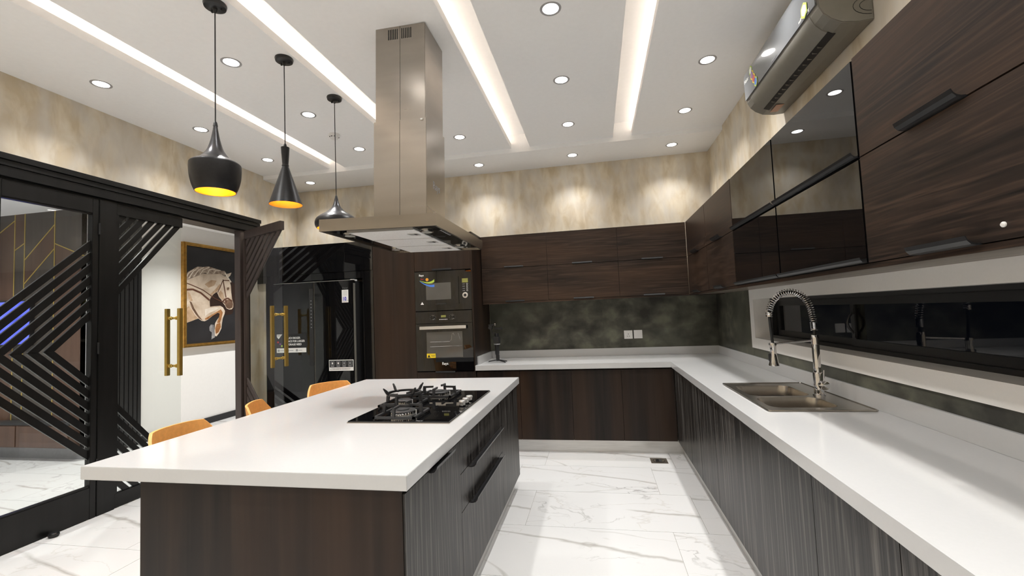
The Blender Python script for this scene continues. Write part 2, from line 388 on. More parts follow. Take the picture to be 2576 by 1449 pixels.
for xa, xb in ((-1.279, .0735), (.0745, WX-.012)): B('backsplash_slab', slate, wback, xa, xb, WY-.012, WY, .9, 1.565)
for ya, yb in ((4.171, WY-.012),): B('backsplash_slab', slate, wright, WX-.012, WX, ya, yb, .9, 1.565)
for ya, yb in ((2.729, 4.170), (1.529, 2.728), (.329, 1.528), (-.6, .328)): B('backsplash_slab', slate, wright, WX-.012, WX, ya, yb, .9, 1.055)
# window band: white reveal + black sliding window
tr = MB()
YW0, YW1 = -.5, 4.17
tr.box(1.313, 1.445, YW0, YW1, 1.055, 1.142).box(1.313, 1.445, YW0, YW1, 1.47, 1.563).box(1.313, 1.445, 4.08, YW1, 1.142, 1.47).box(1.313, 1.445, YW0, YW0+.09, 1.142, 1.47)
tag(tr.build('trim_1', stonew), 'white stone surround of the long low window', 'window trim', kind='structure')
win = thing('window_1', 'long low black framed sliding window showing the night', 'window', (1.47, 2, 1.142), kind='structure')
def wframe(x0, x1, y0, y1, z0, z1, t, par=win, nm='frame'):
    return MB().box(x0, x1, y0, y1, z0, z0+t).box(x0, x1, y0, y1, z1-t, z1).box(x0, x1, y0, y0+t, z0+t, z1-t).box(x0, x1, y1-t, y1, z0+t, z1-t).build(nm, blackm, par, bevel=.002)
wframe(1.447, 1.55, YW0+.08, 4.095, 1.130, 1.482, .034)
for k, (a, b_, xo) in enumerate(((2.86, 4.055, 1.485), (.95, 2.92, 1.46), (-.38, 1.0, 1.485))):
    s = wframe(xo, xo+.022, a, b_, 1.164, 1.448, .042, nm='sash')
    B('pane', night_m, s, xo+.008, xo+.014, a+.042, b_-.042, 1.206, 1.406)
hd = MB().tube([(1.46-.035*math.sin(PI*k/12), 2.885, 1.365-.13*k/12) for k in range(13)], .007, 8)
hd.box(1.452, 1.462, 2.872, 2.898, 1.35, 1.385).box(1.452, 1.462, 2.872, 2.898, 1.215, 1.25)
hd.build('window_handle', blackm, win, smooth=True)
# ------------------------------------------------------------------ hall beyond the doors
HZ = 2.86
tag(MB().box(-8.7, WL-.14, WF, 9.2, HZ, HZ+.1).build('ceiling_hall', ceilm), 'white ceiling of the room beyond the doors', 'ceiling', kind='structure')
hw = tag(MB().box(-5.80, -5.68, 4.64, 9.1, 0, HZ).box(-5.80, -5.72, 4.06, 4.64, 0, HZ).build('wall_hall_side', paintw), 'white wall of the hall beyond the doors, carrying the painting', 'wall', kind='structure')
B('baseboard_strip', blackm, hw, -5.68, -5.665, 4.64, 9.1, 0, .09)
tag(MB().box(-8.7, WL-.14, 9.1, 9.2, 0, HZ).box(-8.75, -8.65, WF, 4.1, 0, HZ).box(-8.7, WL-.14, .5, .6, 0, HZ).build('wall_hall_far', paintw), 'plain far walls of the room beyond the doors', 'wall', kind='structure')
we = tag(MB().box(-8.7, -5.80, 4.075, 4.19, 0, HZ).build('wall_hall_end', hallw2), 'wood panelled wall with gold inlay seen through the chevron door', 'wall', kind='structure')
V = [-8.6, -7.6, -6.801, -6.647, -6.195, -5.72]
def panels(i, lines, mats):
    base = [(V[i]+.004, .12), (V[i+1]-.004, .12), (V[i+1]-.004, HZ), (V[i]+.004, HZ)]; rest = base
    for j, mt in enumerate(mats):
        p = rest
        if j < len(lines):
            (xa, za), (xb, zb) = lines[j]; k = (zb-za)/(xb-xa); cc = za-k*xa
            p = clip(rest, k, -1, -cc-.004); rest = clip(rest, -k, 1, cc-.004)
        if len(p) > 2: MB().prism(p, 'y', 4.06, 4.075).build('wood_panel', mt, we)
panels(0, [], [hallw1]); panels(1, [((-7.036, 2.654), (-6.806, 2.786))], [hallw2, hallw1])
panels(2, [((-6.80, 2.426), (-6.659, 2.499))], [hallw1, hallw2])
panels(3, [((-6.645, 2.301), (-6.206, 2.691)), ((-6.646, 2.015), (-6.2, 2.406))], [hallw2, hallw1, hallw2])
panels(4, [((-6.185, 2.469), (-5.761, 2.298))], [hallw2, hallw1])
for (xa, za), (xb, zb) in [((-6.801, .12), (-6.801, HZ)), ((-6.647, .12), (-6.647, HZ)), ((-6.195, .12), (-6.195, HZ)), ((-7.5, 2.39), (-6.806, 2.786)), ((-6.80, 2.426), (-6.652, 2.502)), ((-6.642, 2.303), (-6.2, 2.694)), ((-6.642, 2.018), (-6.2, 2.408)), ((-6.19, 2.47), (-5.73, 2.286))]:
    MB().bar((xa, 4.064, za), (xb, 4.064, zb), .012, .014, (0, 1, 0)).build('gold_inlay', goldf2, we)
B('baseboard_strip', greyp, we, -8.6, -5.72, 4.045, 4.075, 0, .12)
tvt = thing('television', 'wall television glowing blue beyond the chevron door', 'television', (-7.1, 4.03, 1.29))
B('case', darkp, tvt, -7.72, -6.47, 4.02, 4.055, 1.29, 1.83, bevel=.004); B('screen', screenm, tvt, -7.70, -6.49, 4.015, 4.02, 1.31, 1.81)
cs = thing('media_console', 'floating wooden console with dark top under the blue television', 'console', (-6.9, 3.99, .15))
B('top', darkp, cs, -8.0, -5.76, 3.93, 4.04, .40, .43); B('body', hallw1, cs, -8.0, -5.76, 3.94, 4.04, .15, .40)
for q in range(3): B('drawer', hallw1, cs, -7.99+q*.745, -7.26+q*.745, 3.925, 3.94, .16, .39, bevel=.002)
sp = thing('slatted_panel', 'black vertical slat panel left of the white hall wall', 'panel', (-5.67, 4.34, 0))
B('backing', blackm, sp, -5.68, -5.672, 4.06, 4.635, 0, HZ-.01)
for q in range(11): B('slat', blackm, sp, -5.672, -5.652, 4.064+q*.0522, 4.064+q*.0522+.045, 0, HZ-.01, bevel=.003)
# painting
pt = thing('framed_painting', 'large gilt framed oil painting of a leaping pale horse on black', 'painting', (-5.68, 5.2, 1.15))
PY0, PY1, PZ0, PZ1 = 5.195, 6.62, 1.142, 2.63
B('canvas', canvasb, pt, -5.665, -5.652, PY0+.02, PY1-.02, PZ0+.02, PZ1-.02)
fr = MB()
for a, b_, cdim in (((PY0, PZ0), (PY1, PZ0), 0), ((PY0, PZ1), (PY1, PZ1), 0)):
    s = 1 if a[1] == PZ0 else -1
    fr.prism([(a[0], a[1]), (b_[0], b_[1]), (b_[0]-.045, b_[1]+s*.045), (a[0]+.045, a[1]+s*.045)], 'x', -5.68, -5.63)
    fr.prism([(a[0]+.012, a[1]+s*.012), (b_[0]-.012, b_[1]+s*.012), (b_[0]-.030, b_[1]+s*.030), (a[0]+.030, a[1]+s*.030)], 'x', -5.63, -5.62)
for yy, s in ((PY0, 1), (PY1, -1)):
    fr.prism([(yy, PZ0), (yy, PZ1), (yy+s*.045, PZ1-.045), (yy+s*.045, PZ0+.045)], 'x', -5.68, -5.63)
    fr.prism([(yy+s*.012, PZ0+.012), (yy+s*.012, PZ1-.012), (yy+s*.030, PZ1-.030), (yy+s*.030, PZ0+.030)], 'x', -5.63, -5.62)
fr.build('frame', goldf, pt)
def paintm(n, c, c2, s=9): return streak('oil_'+n, [c, c2], s, (1, 1, 1), rough=.4, bump=.05, dist=1.2)
cream = paintm('cream', (.43, .33, .24), (.66, .56, .45), 5); maneM = paintm('mane', (.16, .11, .08), (.52, .42, .33), 14); brown = paintm('brown', (.22, .09, .03), (.42, .20, .08)); dkb = paintm('dark', (.09, .05, .03), (.2, .12, .08)); tanM = paintm('tan', (.34, .22, .13), (.5, .36, .24)); hoofM = paintm('hoof', (.12, .12, .13), (.35, .34, .33)); strap = paintm('strap', (.07, .03, .02), (.14, .06, .035)); lightM = paintm('light', (.6, .52, .43), (.72, .65, .56)); bgM = paintm('umber', (.022, .012, .009), (.035, .018, .012), 3)
HS = {"body":[[.016,.911],[.065,.942],[.153,.982],[.256,1.022],[.323,1.053],[.446,1.055],[.559,1.07],[.647,1.071],[.691,1.046],[.724,1.038],[.74,1.08],[.79,1.091],[.841,1.11],[.816,1.061],[.774,1.024],[.805,.966],[.827,.891],[.833,.791],[.849,.69],[.872,.615],[.869,.558],[.84,.527],[.794,.523],[.741,.539],[.711,.588],[.662,.637],[.645,.673],[.601,.715],[.575,.769],[.558,.79],[.501,.754],[.452,.699],[.433,.657],[.441,.566],[.528,.575],[.622,.581],[.674,.557],[.711,.502],[.703,.459],[.67,.392],[.65,.295],[.642,.234],[.598,.164],[.555,.118],[.527,.126],[.516,.192],[.527,.311],[.556,.358],[.6,.405],[.614,.46],[.578,.476],[.486,.431],[.402,.373],[.348,.351],[.295,.359],[.242,.394],[.127,.357],[.016,.325]],
"mane":[[.016,.917],[.015,.99],[.077,1.056],[.153,1.103],[.23,1.148],[.323,1.15],[.418,1.168],[.517,1.148],[.603,1.137],[.647,1.122],[.707,1.124],[.74,1.087],[.706,1.047],[.676,1.061],[.639,1.076],[.531,1.061],[.404,1.046],[.363,1.068],[.323,1.057],[.243,1.018],[.127,.978]],
"hoof":[[.429,.267],[.457,.301],[.506,.294],[.516,.204],[.527,.108],[.463,.078],[.471,.182],[.432,.208]],"belly":[[.016,.515],[.089,.572],[.14,.515],[.184,.447],[.236,.394],[.127,.359],[.016,.327]],"shadow":[[.099,.645],[.133,.629],[.178,.538],[.242,.446],[.314,.364],[.262,.388],[.197,.458],[.14,.538]],
"leg":[[.351,.392],[.458,.441],[.571,.496],[.632,.527],[.67,.478],[.646,.392],[.614,.32],[.563,.319],[.6,.405],[.614,.463],[.578,.478],[.486,.434],[.409,.383],[.361,.369]],"knee":[[.556,.304],[.621,.32],[.635,.259],[.591,.176],[.541,.155],[.53,.239]],"muzzle":[[.704,.669],[.842,.68],[.866,.609],[.856,.554],[.794,.533],[.741,.551],[.713,.595]],"jaw":[[.587,.769],[.631,.82],[.675,.773],[.704,.687],[.659,.674],[.616,.716]],"neckshade":[[.445,.753],[.53,.828],[.617,.917],[.638,.882],[.565,.795],[.494,.757],[.456,.711]],"shouldershade":[[.349,.896],[.46,.968],[.559,.963],[.516,.887],[.417,.847]],"chest":[[.065,.785],[.108,.752],[.152,.652],[.114,.64],[.077,.706]],"forearm":[[.348,.527],[.444,.55],[.557,.56],[.615,.553],[.528,.509],[.416,.468],[.356,.427]],"eye":[[.747,.862],[.781,.874],[.796,.852],[.773,.824],[.75,.831]]}
HLN = {"rein":[[.016,.908],[.153,.868],[.322,.809],[.515,.697],[.662,.641]],"collar":[[.016,.799],[.152,.813],[.282,.768],[.431,.663]],"cheek":[[.676,.989],[.698,.872],[.731,.71]],"throat":[[.668,.964],[.624,.869],[.575,.781]],"brow":[[.673,.976],[.797,.978]],"nose":[[.659,.637],[.704,.681],[.765,.701],[.849,.653]],"bit":[[.674,.649],[.704,.619],[.741,.638],[.727,.675]],"st1":[[.028,.94],[.09,1.046],[.172,1.099]],"st2":[[.09,.967],[.153,1.063],[.243,1.138]],"st3":[[.165,.995],[.243,1.093],[.336,1.146]],"st4":[[.269,1.032],[.323,1.106],[.432,1.158]],"st5":[[.391,1.053],[.432,1.122],[.531,1.137]],"st6":[[.502,1.065],[.545,1.12],[.632,1.121]],"fore1":[[.707,1.096],[.767,1.026],[.828,.955]]}
PX = -5.652
def patch(key, mat, lv, nm): MB().prism([(5.2+a, 1.15+b_) for a, b_ in HS[key]], 'x', PX, PX+.0006*lv).build(nm, mat, pt)
MB().prism([(5.62, 1.55), (6.05, 1.6), (6.2, 2.0), (5.95, 2.2), (5.6, 2.0)], 'x', PX, PX+.0003).build('painted_background', bgM, pt)
patch('body', cream, 1, 'painted_horse'); patch('mane', maneM, 2, 'painted_mane'); patch('hoof', hoofM, 2, 'painted_hoof')
for k, mt in (('belly', tanM), ('shadow', dkb), ('leg', brown), ('knee', brown), ('muzzle', dkb), ('jaw', tanM), ('neckshade', tanM), ('shouldershade', tanM), ('chest', tanM)): patch(k, mt, 2, 'painted_shading')
patch('forearm', lightM, 3, 'painted_shading'); patch('eye', dkb, 3, 'painted_eye')
for k, P in HLN.items():
    wd = {'rein': .012, 'collar': .026, 'cheek': .016, 'throat': .012, 'brow': .014, 'nose': .022, 'bit': .014, 'fore1': .02}.get(k, .014)
    q = MB()
    for a, b_ in zip(P, P[1:]): q.bar((PX+.0014, 5.2+a[0], 1.15+a[1]), (PX+.0014, 5.2+b_[0], 1.15+b_[1]), wd, .0024, (1, 0, 0))
    q.build('painted_tack' if not k.startswith(('st', 'fore')) else 'painted_mane_strand', lightM if k.startswith(('st', 'fore')) else strap, pt)

# ------------------------------------------------------------------ door set in the left wall
DX = -3.87                                            # kitchen face
frm = thing('trim_2', 'black stepped wooden frame around the double doors', 'door frame', (DX, 3.2, 0), kind='structure')
hb = MB()
for z0, z1, xo in ((2.50, 2.535, .045), (2.535, 2.572, .03), (2.575, 2.612, .04), (2.615, 2.655, .055)): hb.box(WL-.16, DX+xo-.03, 1.95, 4.55, z0, z1)
hb.box(WL-.16, DX-.02, 1.95, 4.40, 2.485, 2.50)
hb.build('header', doorb, frm)
B('post', doorb, frm, DX-.10, DX, 2.832, 2.965, 0, 2.485, bevel=.003)
B('post', doorbr, frm, DX-.08, DX-.002, 4.262, 4.335, 0, 2.485, bevel=.003)
B('post', doorb, frm, DX-.10, DX, 4.337, 4.40, 0, 2.485, bevel=.003)
B('post', doorb, frm, DX-.16, DX, 1.95, 2.165, 0, 2.485, bevel=.003)
def slat_piece(poly, par, mat, xc, th=.018):
    MB().prism(poly, 'x', xc-th/2, xc+th/2).build('slat', mat, par, bevel=.002)
# hinged side leaf with chevrons
d1 = thing('door_1', 'glazed black door panel with chevron slats beside the double doors', 'door', (DX-.03, 2.5, 0), kind='structure')
XC = DX-.028
for a, b_, c0, c1 in ((2.17, 2.236, 0, 2.48), (2.785, 2.828, 0, 2.48)): B('stile', doorb, d1, XC-.026, XC+.026, a, b_, c0, c1, bevel=.002)
B('top_rail', doorb, d1, XC-.026, XC+.026, 2.236, 2.785, 2.365, 2.48, bevel=.002)
B('bottom_rail', doorb, d1, XC-.026, XC+.026, 2.236, 2.785, .004, .236, bevel=.002)
bd = MB().box(XC-.018, XC+.018, 2.236, 2.785, .236, .246).box(XC-.018, XC+.018, 2.236, 2.785, 2.355, 2.365)
bd.build('glazing_bead', doorb, d1)
B('pane', pane_m, d1, XC-.004, XC+.004, 2.236, 2.785, .246, 2.355)
for zz in (.35, 2.2, 1.25): MB().cyl((DX+.004, 2.83, zz), .007, .09).build('hinge', blackm, d1, smooth=True)
ZM = 1.295
for k in range(7):
    for s in (1, -1):
        zt = 2.147-.0935*k; vw = .066                     # top edge where it meets the right stile
        P = [(2.785, zt), (1.0, zt-1.785), (1.0, zt-1.785-vw), (2.785, zt-vw)]
        P = [(y, z if s > 0 else 2*ZM-z) for y, z in P]
        P = clipbox(P, 2.236, 2.785, .246, 2.355); P = clip(P, 0, -s, -s*ZM) if P else P
        if len(P) > 2: slat_piece(P, d1, doorb, XC, .018)
# door stop on the floor
ds = thing('door_stop', 'small round black door stop on the floor by the glazed door', 'door stop', (-3.83, 2.53, 0))
MB().lathe([(.024, 0), (.028, .004), (.028, .02), (.02, .03)], (-3.825, 2.53, 0), 20).build('body', blackm, ds, smooth=True)
MB().lathe([(.031, .012), (.031, .02)], (-3.825, 2.53, 0), 20).build('rubber_ring', rubber, ds, smooth=True)

def leaf(name, label, W, wood, loc, rot, handle_u):
    """door leaf in local coordinates: u along +y from the hinge, x = thickness; kitchen face +x when closed at rot 0 (u -> +y)"""
    t = thing(name, label, 'door', loc, kind='structure', local=True); t.rotation_euler = (0, 0, rot)
    B('top_rail', wood, t, -.022, .022, 0, W, 2.388, 2.48, bevel=.002)
    B('bottom_rail', wood, t, -.022, .022, 0, W, .008, .115, bevel=.002)
    B('pane', pane_m, t, -.005, .005, .001, W-.002, .115, 2.388)
    B('hinge_stile', wood, t, -.024, .024, -.01, .018, .115, 2.388)
    s = (2.388-1.71)/(W-.03)
    for k in range(7):
        z0 = 1.71+.0985*k
        for q in (1, -1):
            P = [(.018, z0), (W+.3, z0+s*(W+.282)), (W+.3, z0+s*(W+.282)+.066), (.018, z0+.066)]
            P = [(y, z if q > 0 else 2*1.2775-z) for y, z in P]
            P = clipbox(P, .018, W, .115, 2.388)
            if len(P) > 2: slat_piece(P, t, wood, 0)
    for sx in (1, -1):
        h = MB().box(sx*.055, sx*.085, handle_u-.017, handle_u+.017, .985, 1.61).build('handle', gold, t, bevel=.002)
        for zz in (1.075, 1.52):
            MB().lathe([(.011, 0), (.011, .018), (.017, .022), (.017, .034), (.011, .038), (.011, .05)], (.005*sx, handle_u, zz), 14, 'x').build('handle_mount', gold, h, smooth=True) if sx > 0 else \
            MB().lathe([(.011, 0), (.011, -.018), (.017, -.022), (.017, -.034), (.011, -.038), (.011, -.05)], (.005*sx, handle_u, zz), 14, 'x').build('handle_mount', gold, h, smooth=True)
    return t
leaf('door_2', 'closed glass door leaf with black slat corners and gold pull', .597, doorb, (DX-.03, 2.968, 0), 0, .525)
# open leaf: hinge at the right jamb, swung into the kitchen
wv = Vector((.914, -.4067, 0)); leaf('door_3', 'open glass door leaf with dark slats in front of the refrigerator', .78, doorbr, (-3.835, 4.30, 0), math.atan2(-wv.x, wv.y), .70)

# ------------------------------------------------------------------ cabinets
ZT, ZTB, ZP = .90, .848, .13
BY, RX, BX0 = 4.533, .687, -1.279
# handles: bent strip pulls
def pull(L, par, mat, org, along, out, name='handle', size=1):
    a, o = Vector(along), Vector(out); n = Vector((0, 0, 1))
    prof = [(-.004, .0), (.010, .0), (.020, .003), (.028, .010), (.033, .020), (.035, .020), (.031, .008), (.022, -.002), (.010, -.005), (-.004, -.005)]
    vs = []
    for t in (-L/2, L/2):
        for p, q in prof: vs.append(Vector(org)+a*t+o*p*size+n*q*size)
    k = len(prof)
    return MB().add(vs, [tuple(range(k)), tuple(range(2*k-1, k-1, -1))]+[(i, (i+1) % k, (i+1) % k+k, i+k) for i in range(k)]).build(name, mat, par)
# upper cabinets
Z0, ZM_, Z1 = 1.564, 1.955, 2.33
AY, AX = 4.932, .978
def upper_back(xa, xb, label):
    t = thing('wall_cabinet', label, 'cabinet', ((xa+xb)/2, 5.1, Z0), 'wall cabinets along the back wall')
    B('body', wood_v, t, xa, xb, AY+.02, WY-.03, Z0, Z1)
    for a, b_ in ((Z0, ZM_), (ZM_, Z1)):
        d = B('door', wood_h, t, xa+.0015, xb-.0015, AY, AY+.019, a+.003, b_-.002)
        pull(.22, d, handlem, ((xa+xb)/2, AY, a+.005), (1, 0, 0), (0, -1, 0), size=.62)
for xa, xb, q in ((-1.275, -.515, 'left of three, beside the oven tower'), (-.515, .261, 'middle of three above the socket'), (.261, .976, 'right of three, in the corner')):
    upper_back(xa, xb, 'dark wood wall cabinet on back wall, '+q)
def upper_right(ya, yb, label, glass=False):
    t = thing('wall_cabinet' if not glass else 'glass_wall_cabinet', label, 'cabinet', (1.16, (ya+yb)/2, Z0), 'wall cabinets along the right wall')
    B('body', wood_v, t, AX+.02, WX-.03, ya, yb, Z0, Z1)
    for a, b_ in ((Z0, ZM_), (ZM_, Z1)):
        if glass:
            d = B('door', blackm, t, AX+.006, AX+.019, ya+.002, yb-.002, a+.003, b_-.003)
            B('glass_panel', mirrorg, d, AX, AX+.006, ya+.006, yb-.006, a+.004, b_-.006)
            pull(yb-ya-.012, d, blackm, (AX+.004, (ya+yb)/2, a+.008), (0, 1, 0), (-1, 0, 0), size=.8)
        else:
            d = B('door', wood_h, t, AX, AX+.019, ya+.0015, yb-.0015, a+.003, b_-.002)
            pull(.23, d, blackm, (AX, (ya+yb)/2+(.02 if ya < 2 else 0), a+.005), (0, 1, 0), (-1, 0, 0))
    return t
upper_right(4.117, 4.930, 'dark wood wall cabinet on right wall, in the corner')
upper_right(3.347, 4.113, 'dark wood wall cabinet on right wall, between corner unit and black glass')
upper_right(2.585, 3.343, 'black glass fronted wall cabinet, farther of two under the air conditioner', True)
upper_right(1.812, 2.581, 'black glass fronted wall cabinet, nearer of two under the air conditioner', True)
nr = upper_right(1.044, 1.808, 'large dark wood wall cabinet nearest the viewer on the right')
MB().lathe([(.007, 0), (.007, -.003), (.004, -.006)], (AX, 1.262, 1.603), 12, 'x').build('screw_cap', whitep, nr, smooth=True)
upper_right(.274, 1.040, 'dark wood wall cabinet on right wall, beside the viewer')
upper_right(-.496, .270, 'dark wood wall cabinet on right wall, behind the viewer')
lr = MB().box(-1.275, AX+.36, AY+.004, AY+.02, 1.546, Z0).box(AX+.004, AX+.02, -.496, AY+.004, 1.546, Z0)
lrt = tag(lr.build('trim_3', wood_h), 'dark wood bottom rail under the wall cabinets', 'trim', kind='structure')
MB().box(AX+.02, WX-.013, -.496, AY, 1.552, Z0).box(-1.275, WX-.013, AY+.02, WY-.013, 1.552, Z0).build('bottom_board', undw, lrt)
# base cabinets, back run
for i, (xa, xb, q) in enumerate(((-1.275, -.815, 'behind the island, below the gimbal'), (-.815, -.283, 'left of two plain doors under the socket'), (-.283, .212, 'under the socket on the back run'), (.212, .715, 'in the inner corner of the back run'))):
    t = thing('base_cabinet', 'dark wood base cabinet '+q, 'cabinet', ((xa+xb)/2, 4.9, ZP), 'base cabinets along the back wall')
    B('body', wood_v, t, xa, xb, BY+.05, WY-.03, ZP, ZTB-.001); B('door', wood_v, t, xa+.002, xb-.002, BY+.03, BY+.049, ZP+.002, ZTB-.018)
RB = [(3.922, 4.56, 'nearest the inner corner on the right run'), (3.562, 3.918, 'second from the inner corner on the right run'), (3.099, 3.558, 'just beyond the sink on the right run'), (1.768, 3.095, 'below the double sink'), (1.302, 1.764, 'just nearer than the sink unit'), (.84, 1.298, 'at the lower right edge of the picture'), (.38, .836, 'beside the viewer on the right run'), (-.08, .376, 'behind the viewer on the right run'), (-.6, -.084, 'at the near end of the right run')]
for ya, yb, q in RB:
    t = thing('base_cabinet', 'grey-brown textured base cabinet '+q, 'cabinet', (1.0, (ya+yb)/2, ZP), 'base cabinets along the right wall')
    sink_u = ya < 2.5 < yb
    B('body', wood_v, t, RX+.05, WX-.03, ya, yb, ZP, .66 if sink_u else ZTB-.001); B('door', wood_f if ya < 3.3 else wood_f, t, RX+.03, RX+.049, ya, yb, ZP+.002, ZTB-.018)
pl = MB().box(-1.275, RX+.09, BY+.08, BY+.095, 0, ZP).box(RX+.08, RX+.095, -.6, BY+.08, 0, ZP)
tag(pl.build('baseboard_right', alu), 'brushed aluminium plinth under the base cabinets', 'plinth', kind='structure')
# L worktop with sink cut-out
wt = thing('worktop', 'long white L-shaped stone worktop holding the sink', 'worktop', (.3, 4.9, ZTB))
MB().holed([(BX0, BY), (RX, BY), (RX, -.6), (WX-.013, -.6), (WX-.013, WY-.013), (BX0, WY-.013)], [rrect(.832, 1.20, 2.45, 3.14, .03)], ZTB, ZT).build('slab', quartz, wt)
MB().box(BX0, WX-.013, WY-.027, WY-.013, ZT, .985).box(WX-.027, WX-.013, -.6, WY-.027, ZT, .985).box(BX0, BX0+.018, BY+.09, WY-.027, ZT, .985).build('upstand', quartz, wt, bevel=.001)
# island
IX0, IX1, IY0, IY1 = -2.046, -.662, 1.438, 3.668
isl = thing('kitchen_island', 'dark wood kitchen island with drawers under the white top', 'island', (-1.23, 2.55, 0))
B('body', wood_v, isl, -1.76, -.704, IY0+.04, IY1-.03, .11, ZTB-.001)
B('end_panel', wood_v, isl, -1.78, -.690, IY0+.02, IY0+.04, .0, ZTB-.001); B('end_panel', wood_v, isl, -1.78, -.684, IY1-.03, IY1-.01, .11, ZTB-.001)
B('back_panel', wood_v, isl, -1.78, -1.76, IY0+.04, IY1-.03, 0, ZTB-.001)
FX0, FX1 = -.702, -.682
fr = B('door', wood_f, isl, FX0, FX1, IY0+.024, 2.084, .115, ZTB-.02); pull(.24, fr, blackm, (FX1, 1.81, ZTB-.024), (0, 1, 0), (1, 0, 0))
for a, b_, hh in ((.115, .488, True), (.492, .668, True), (.672, ZTB-.02, False)):
    d = B('drawer', wood_f, isl, FX0, FX1, 2.087, 3.018, a, b_)
    if hh: pull(.69, d, blackm, (FX1, 2.585, b_-.008), (0, 1, 0), (1, 0, 0), size=1.15)
B('door', wood_f, isl, FX0, FX1, 3.021, IY1-.03, .115, ZTB-.02)
B('plinth', alu, isl, -.735, -.722, IY0+.06, IY1-.05, 0, .11)
iw = thing('island_worktop', 'thick white stone top of the island with the gas hob', 'worktop', (-1.35, 2.55, ZTB))
B('slab', quartz, iw, IX0, IX1, IY0, IY1, ZTB, ZT, bevel=.0015)
# oven tower
OY = 4.553
tw = thing('oven_tower', 'tall dark wood cabinet housing the microwave and oven', 'cabinet', (-1.85, 4.9, 0))
B('tall_door', wood_v, tw, -2.43, -1.940, OY, OY+.02, .13, 2.328)
MB().box(-2.43, -1.942, OY+.02, WY-.03, .0, 2.33).box(-1.942, -1.296, 5.2, WY-.03, 0, 2.33).box(-1.942, -1.296, OY+.02, 5.2, 1.93, 2.33).box(-1.942, -1.296, OY+.02, 5.2, 0, .83).box(-1.942, -1.936, OY, 5.2, .83, 1.93).build('body', wood_v, tw)
B('side_panel', wood_v, tw, -1.296, -1.2795, OY-.003, WY-.03, 0, 2.33)
d = B('flap_door', wood_v, tw, -1.936, -1.298, OY, OY+.02, 1.932, 2.328); pull(.22, d, blackm, (-1.617, OY, 1.934), (1, 0, 0), (0, -1, 0), size=.8)
d = B('drawer', wood_v, tw, -1.936, -1.298, OY, OY+.02, .13, .838); pull(.22, d, blackm, (-1.61, OY, .834), (1, 0, 0), (0, -1, 0), size=.8)
B('plinth', alu, tw, -2.43, -1.28, OY+.06, OY+.07, 0, .13)
# microwave
mw = thing('microwave', 'black built-in microwave with a colourful sticker above the oven', 'microwave', (-1.615, OY, 1.494))
B('body', bglass, mw, -1.934, -1.296, OY-.006, OY+.40, 1.496, 1.924, bevel=.002)
dr = B('door', bglass, mw, -1.878, -1.436, OY-.014, OY-.006, 1.56, 1.857, bevel=.002)
B('window', ovenin, dr, -1.803, -1.521, OY-.0155, OY-.014, 1.614, 1.795)
B('grip', blackm, dr, -1.70, -1.58, OY-.020, OY-.014, 1.562, 1.575)
FY = OY-.0165; UX, UZ = (1, 0, 0), (0, 0, 1)
lettering('Rays', .030, (-1.884, OY-.0065, 1.876), UX, UZ, whitep, mw, bold=.0006)
def arc_band(p0, p1, p2, w0, w1, mat, par, y):
    A = []; Bq = []
    for k in range(13):
        t = k/12; x = (1-t)**2*p0[0]+2*t*(1-t)*p1[0]+t*t*p2[0]; z = (1-t)**2*p0[1]+2*t*(1-t)*p1[1]+t*t*p2[1]; wq = w0+(w1-w0)*t
        A.append((x, z)); Bq.append((x, z-wq))
    MB().prism(A+Bq[::-1], 'y', y, y+.0008).build('sticker', mat, par)
arc_band((-1.872, 1.825), (-1.78, 1.760), (-1.706, 1.780), .004, .026, blue, dr, OY-.0165)
arc_band((-1.872, 1.830), (-1.76, 1.785), (-1.706, 1.838), .002, .030, green, dr, OY-.0168)
MB().cyl((-1.788, OY-.0165, 1.836), .017, .0008, 'y').build('sticker', oraprint, dr); lettering('Rays', .02, (-1.862, OY-.0167, 1.838), UX, UZ, red, dr)
MB().prism([(-1.870, 1.566), (-1.833, 1.566), (-1.8515, 1.596)], 'y', OY-.0155, OY-.0147).build('sticker', whitep, dr)
B('display', lcd, mw, -1.397, -1.331, OY-.0075, OY-.006, 1.785, 1.829)
for q in range(4):
    zz = 1.769-.0233*q
    MB().lathe([(.0085, 0), (.0085, -.001), (.0065, -.001), (.0065, 0)], (-1.342, OY-.006, zz), 16, 'y', close=True).build('button_ring', whitep, mw)
    B('button_label', greyp, mw, -1.393, -1.366, OY-.0072, OY-.006, zz-.0025, zz+.0015)
dl = MB().lathe([(.031, 0), (.031, -.012), (.029, -.014), (.016, -.014), (.016, -.010), (.0, -.010)], (-1.364, OY-.006, 1.649), 28, 'y').build('dial', alu, mw, smooth=True)
MB().cyl((-1.364, OY-.0175, 1.649), .0155, .002, 'y').build('dial_cap', darkp, dl)
# oven
ov = thing('oven', 'black built-in oven with steel bar handle under the microwave', 'oven', (-1.615, OY, .85))
B('body', darkp, ov, -1.932, -1.298, OY+.004, OY+.45, .85, 1.488)
B('control_panel', bglass, ov, -1.934, -1.297, OY-.010, OY+.004, 1.362, 1.488, bevel=.002)
dr = B('door', bglass, ov, -1.934, -1.297, OY-.014, OY+.004, .85, 1.356, bevel=.002)
B('window', ovenin, dr, -1.813, -1.41, OY-.0155, OY-.014, .994, 1.267)
for P in ([(-1.773, 1.159), (-1.551, 1.162), (-1.535, 1.18), (-1.522, 1.245), (-1.51, 1.25), (-1.501, 1.225)], [(-1.774, 1.110), (-1.414, 1.113)], [(-1.457, 1.251), (-1.433, 1.174)]):
    MB().tube([(a, OY-.016, b_) for a, b_ in P], .0016, 6).build('rack_wire', chrome, dr)
h = B('handle', alu, dr, -1.878, -1.358, OY-.052, OY-.042, 1.297, 1.330, bevel=.002)
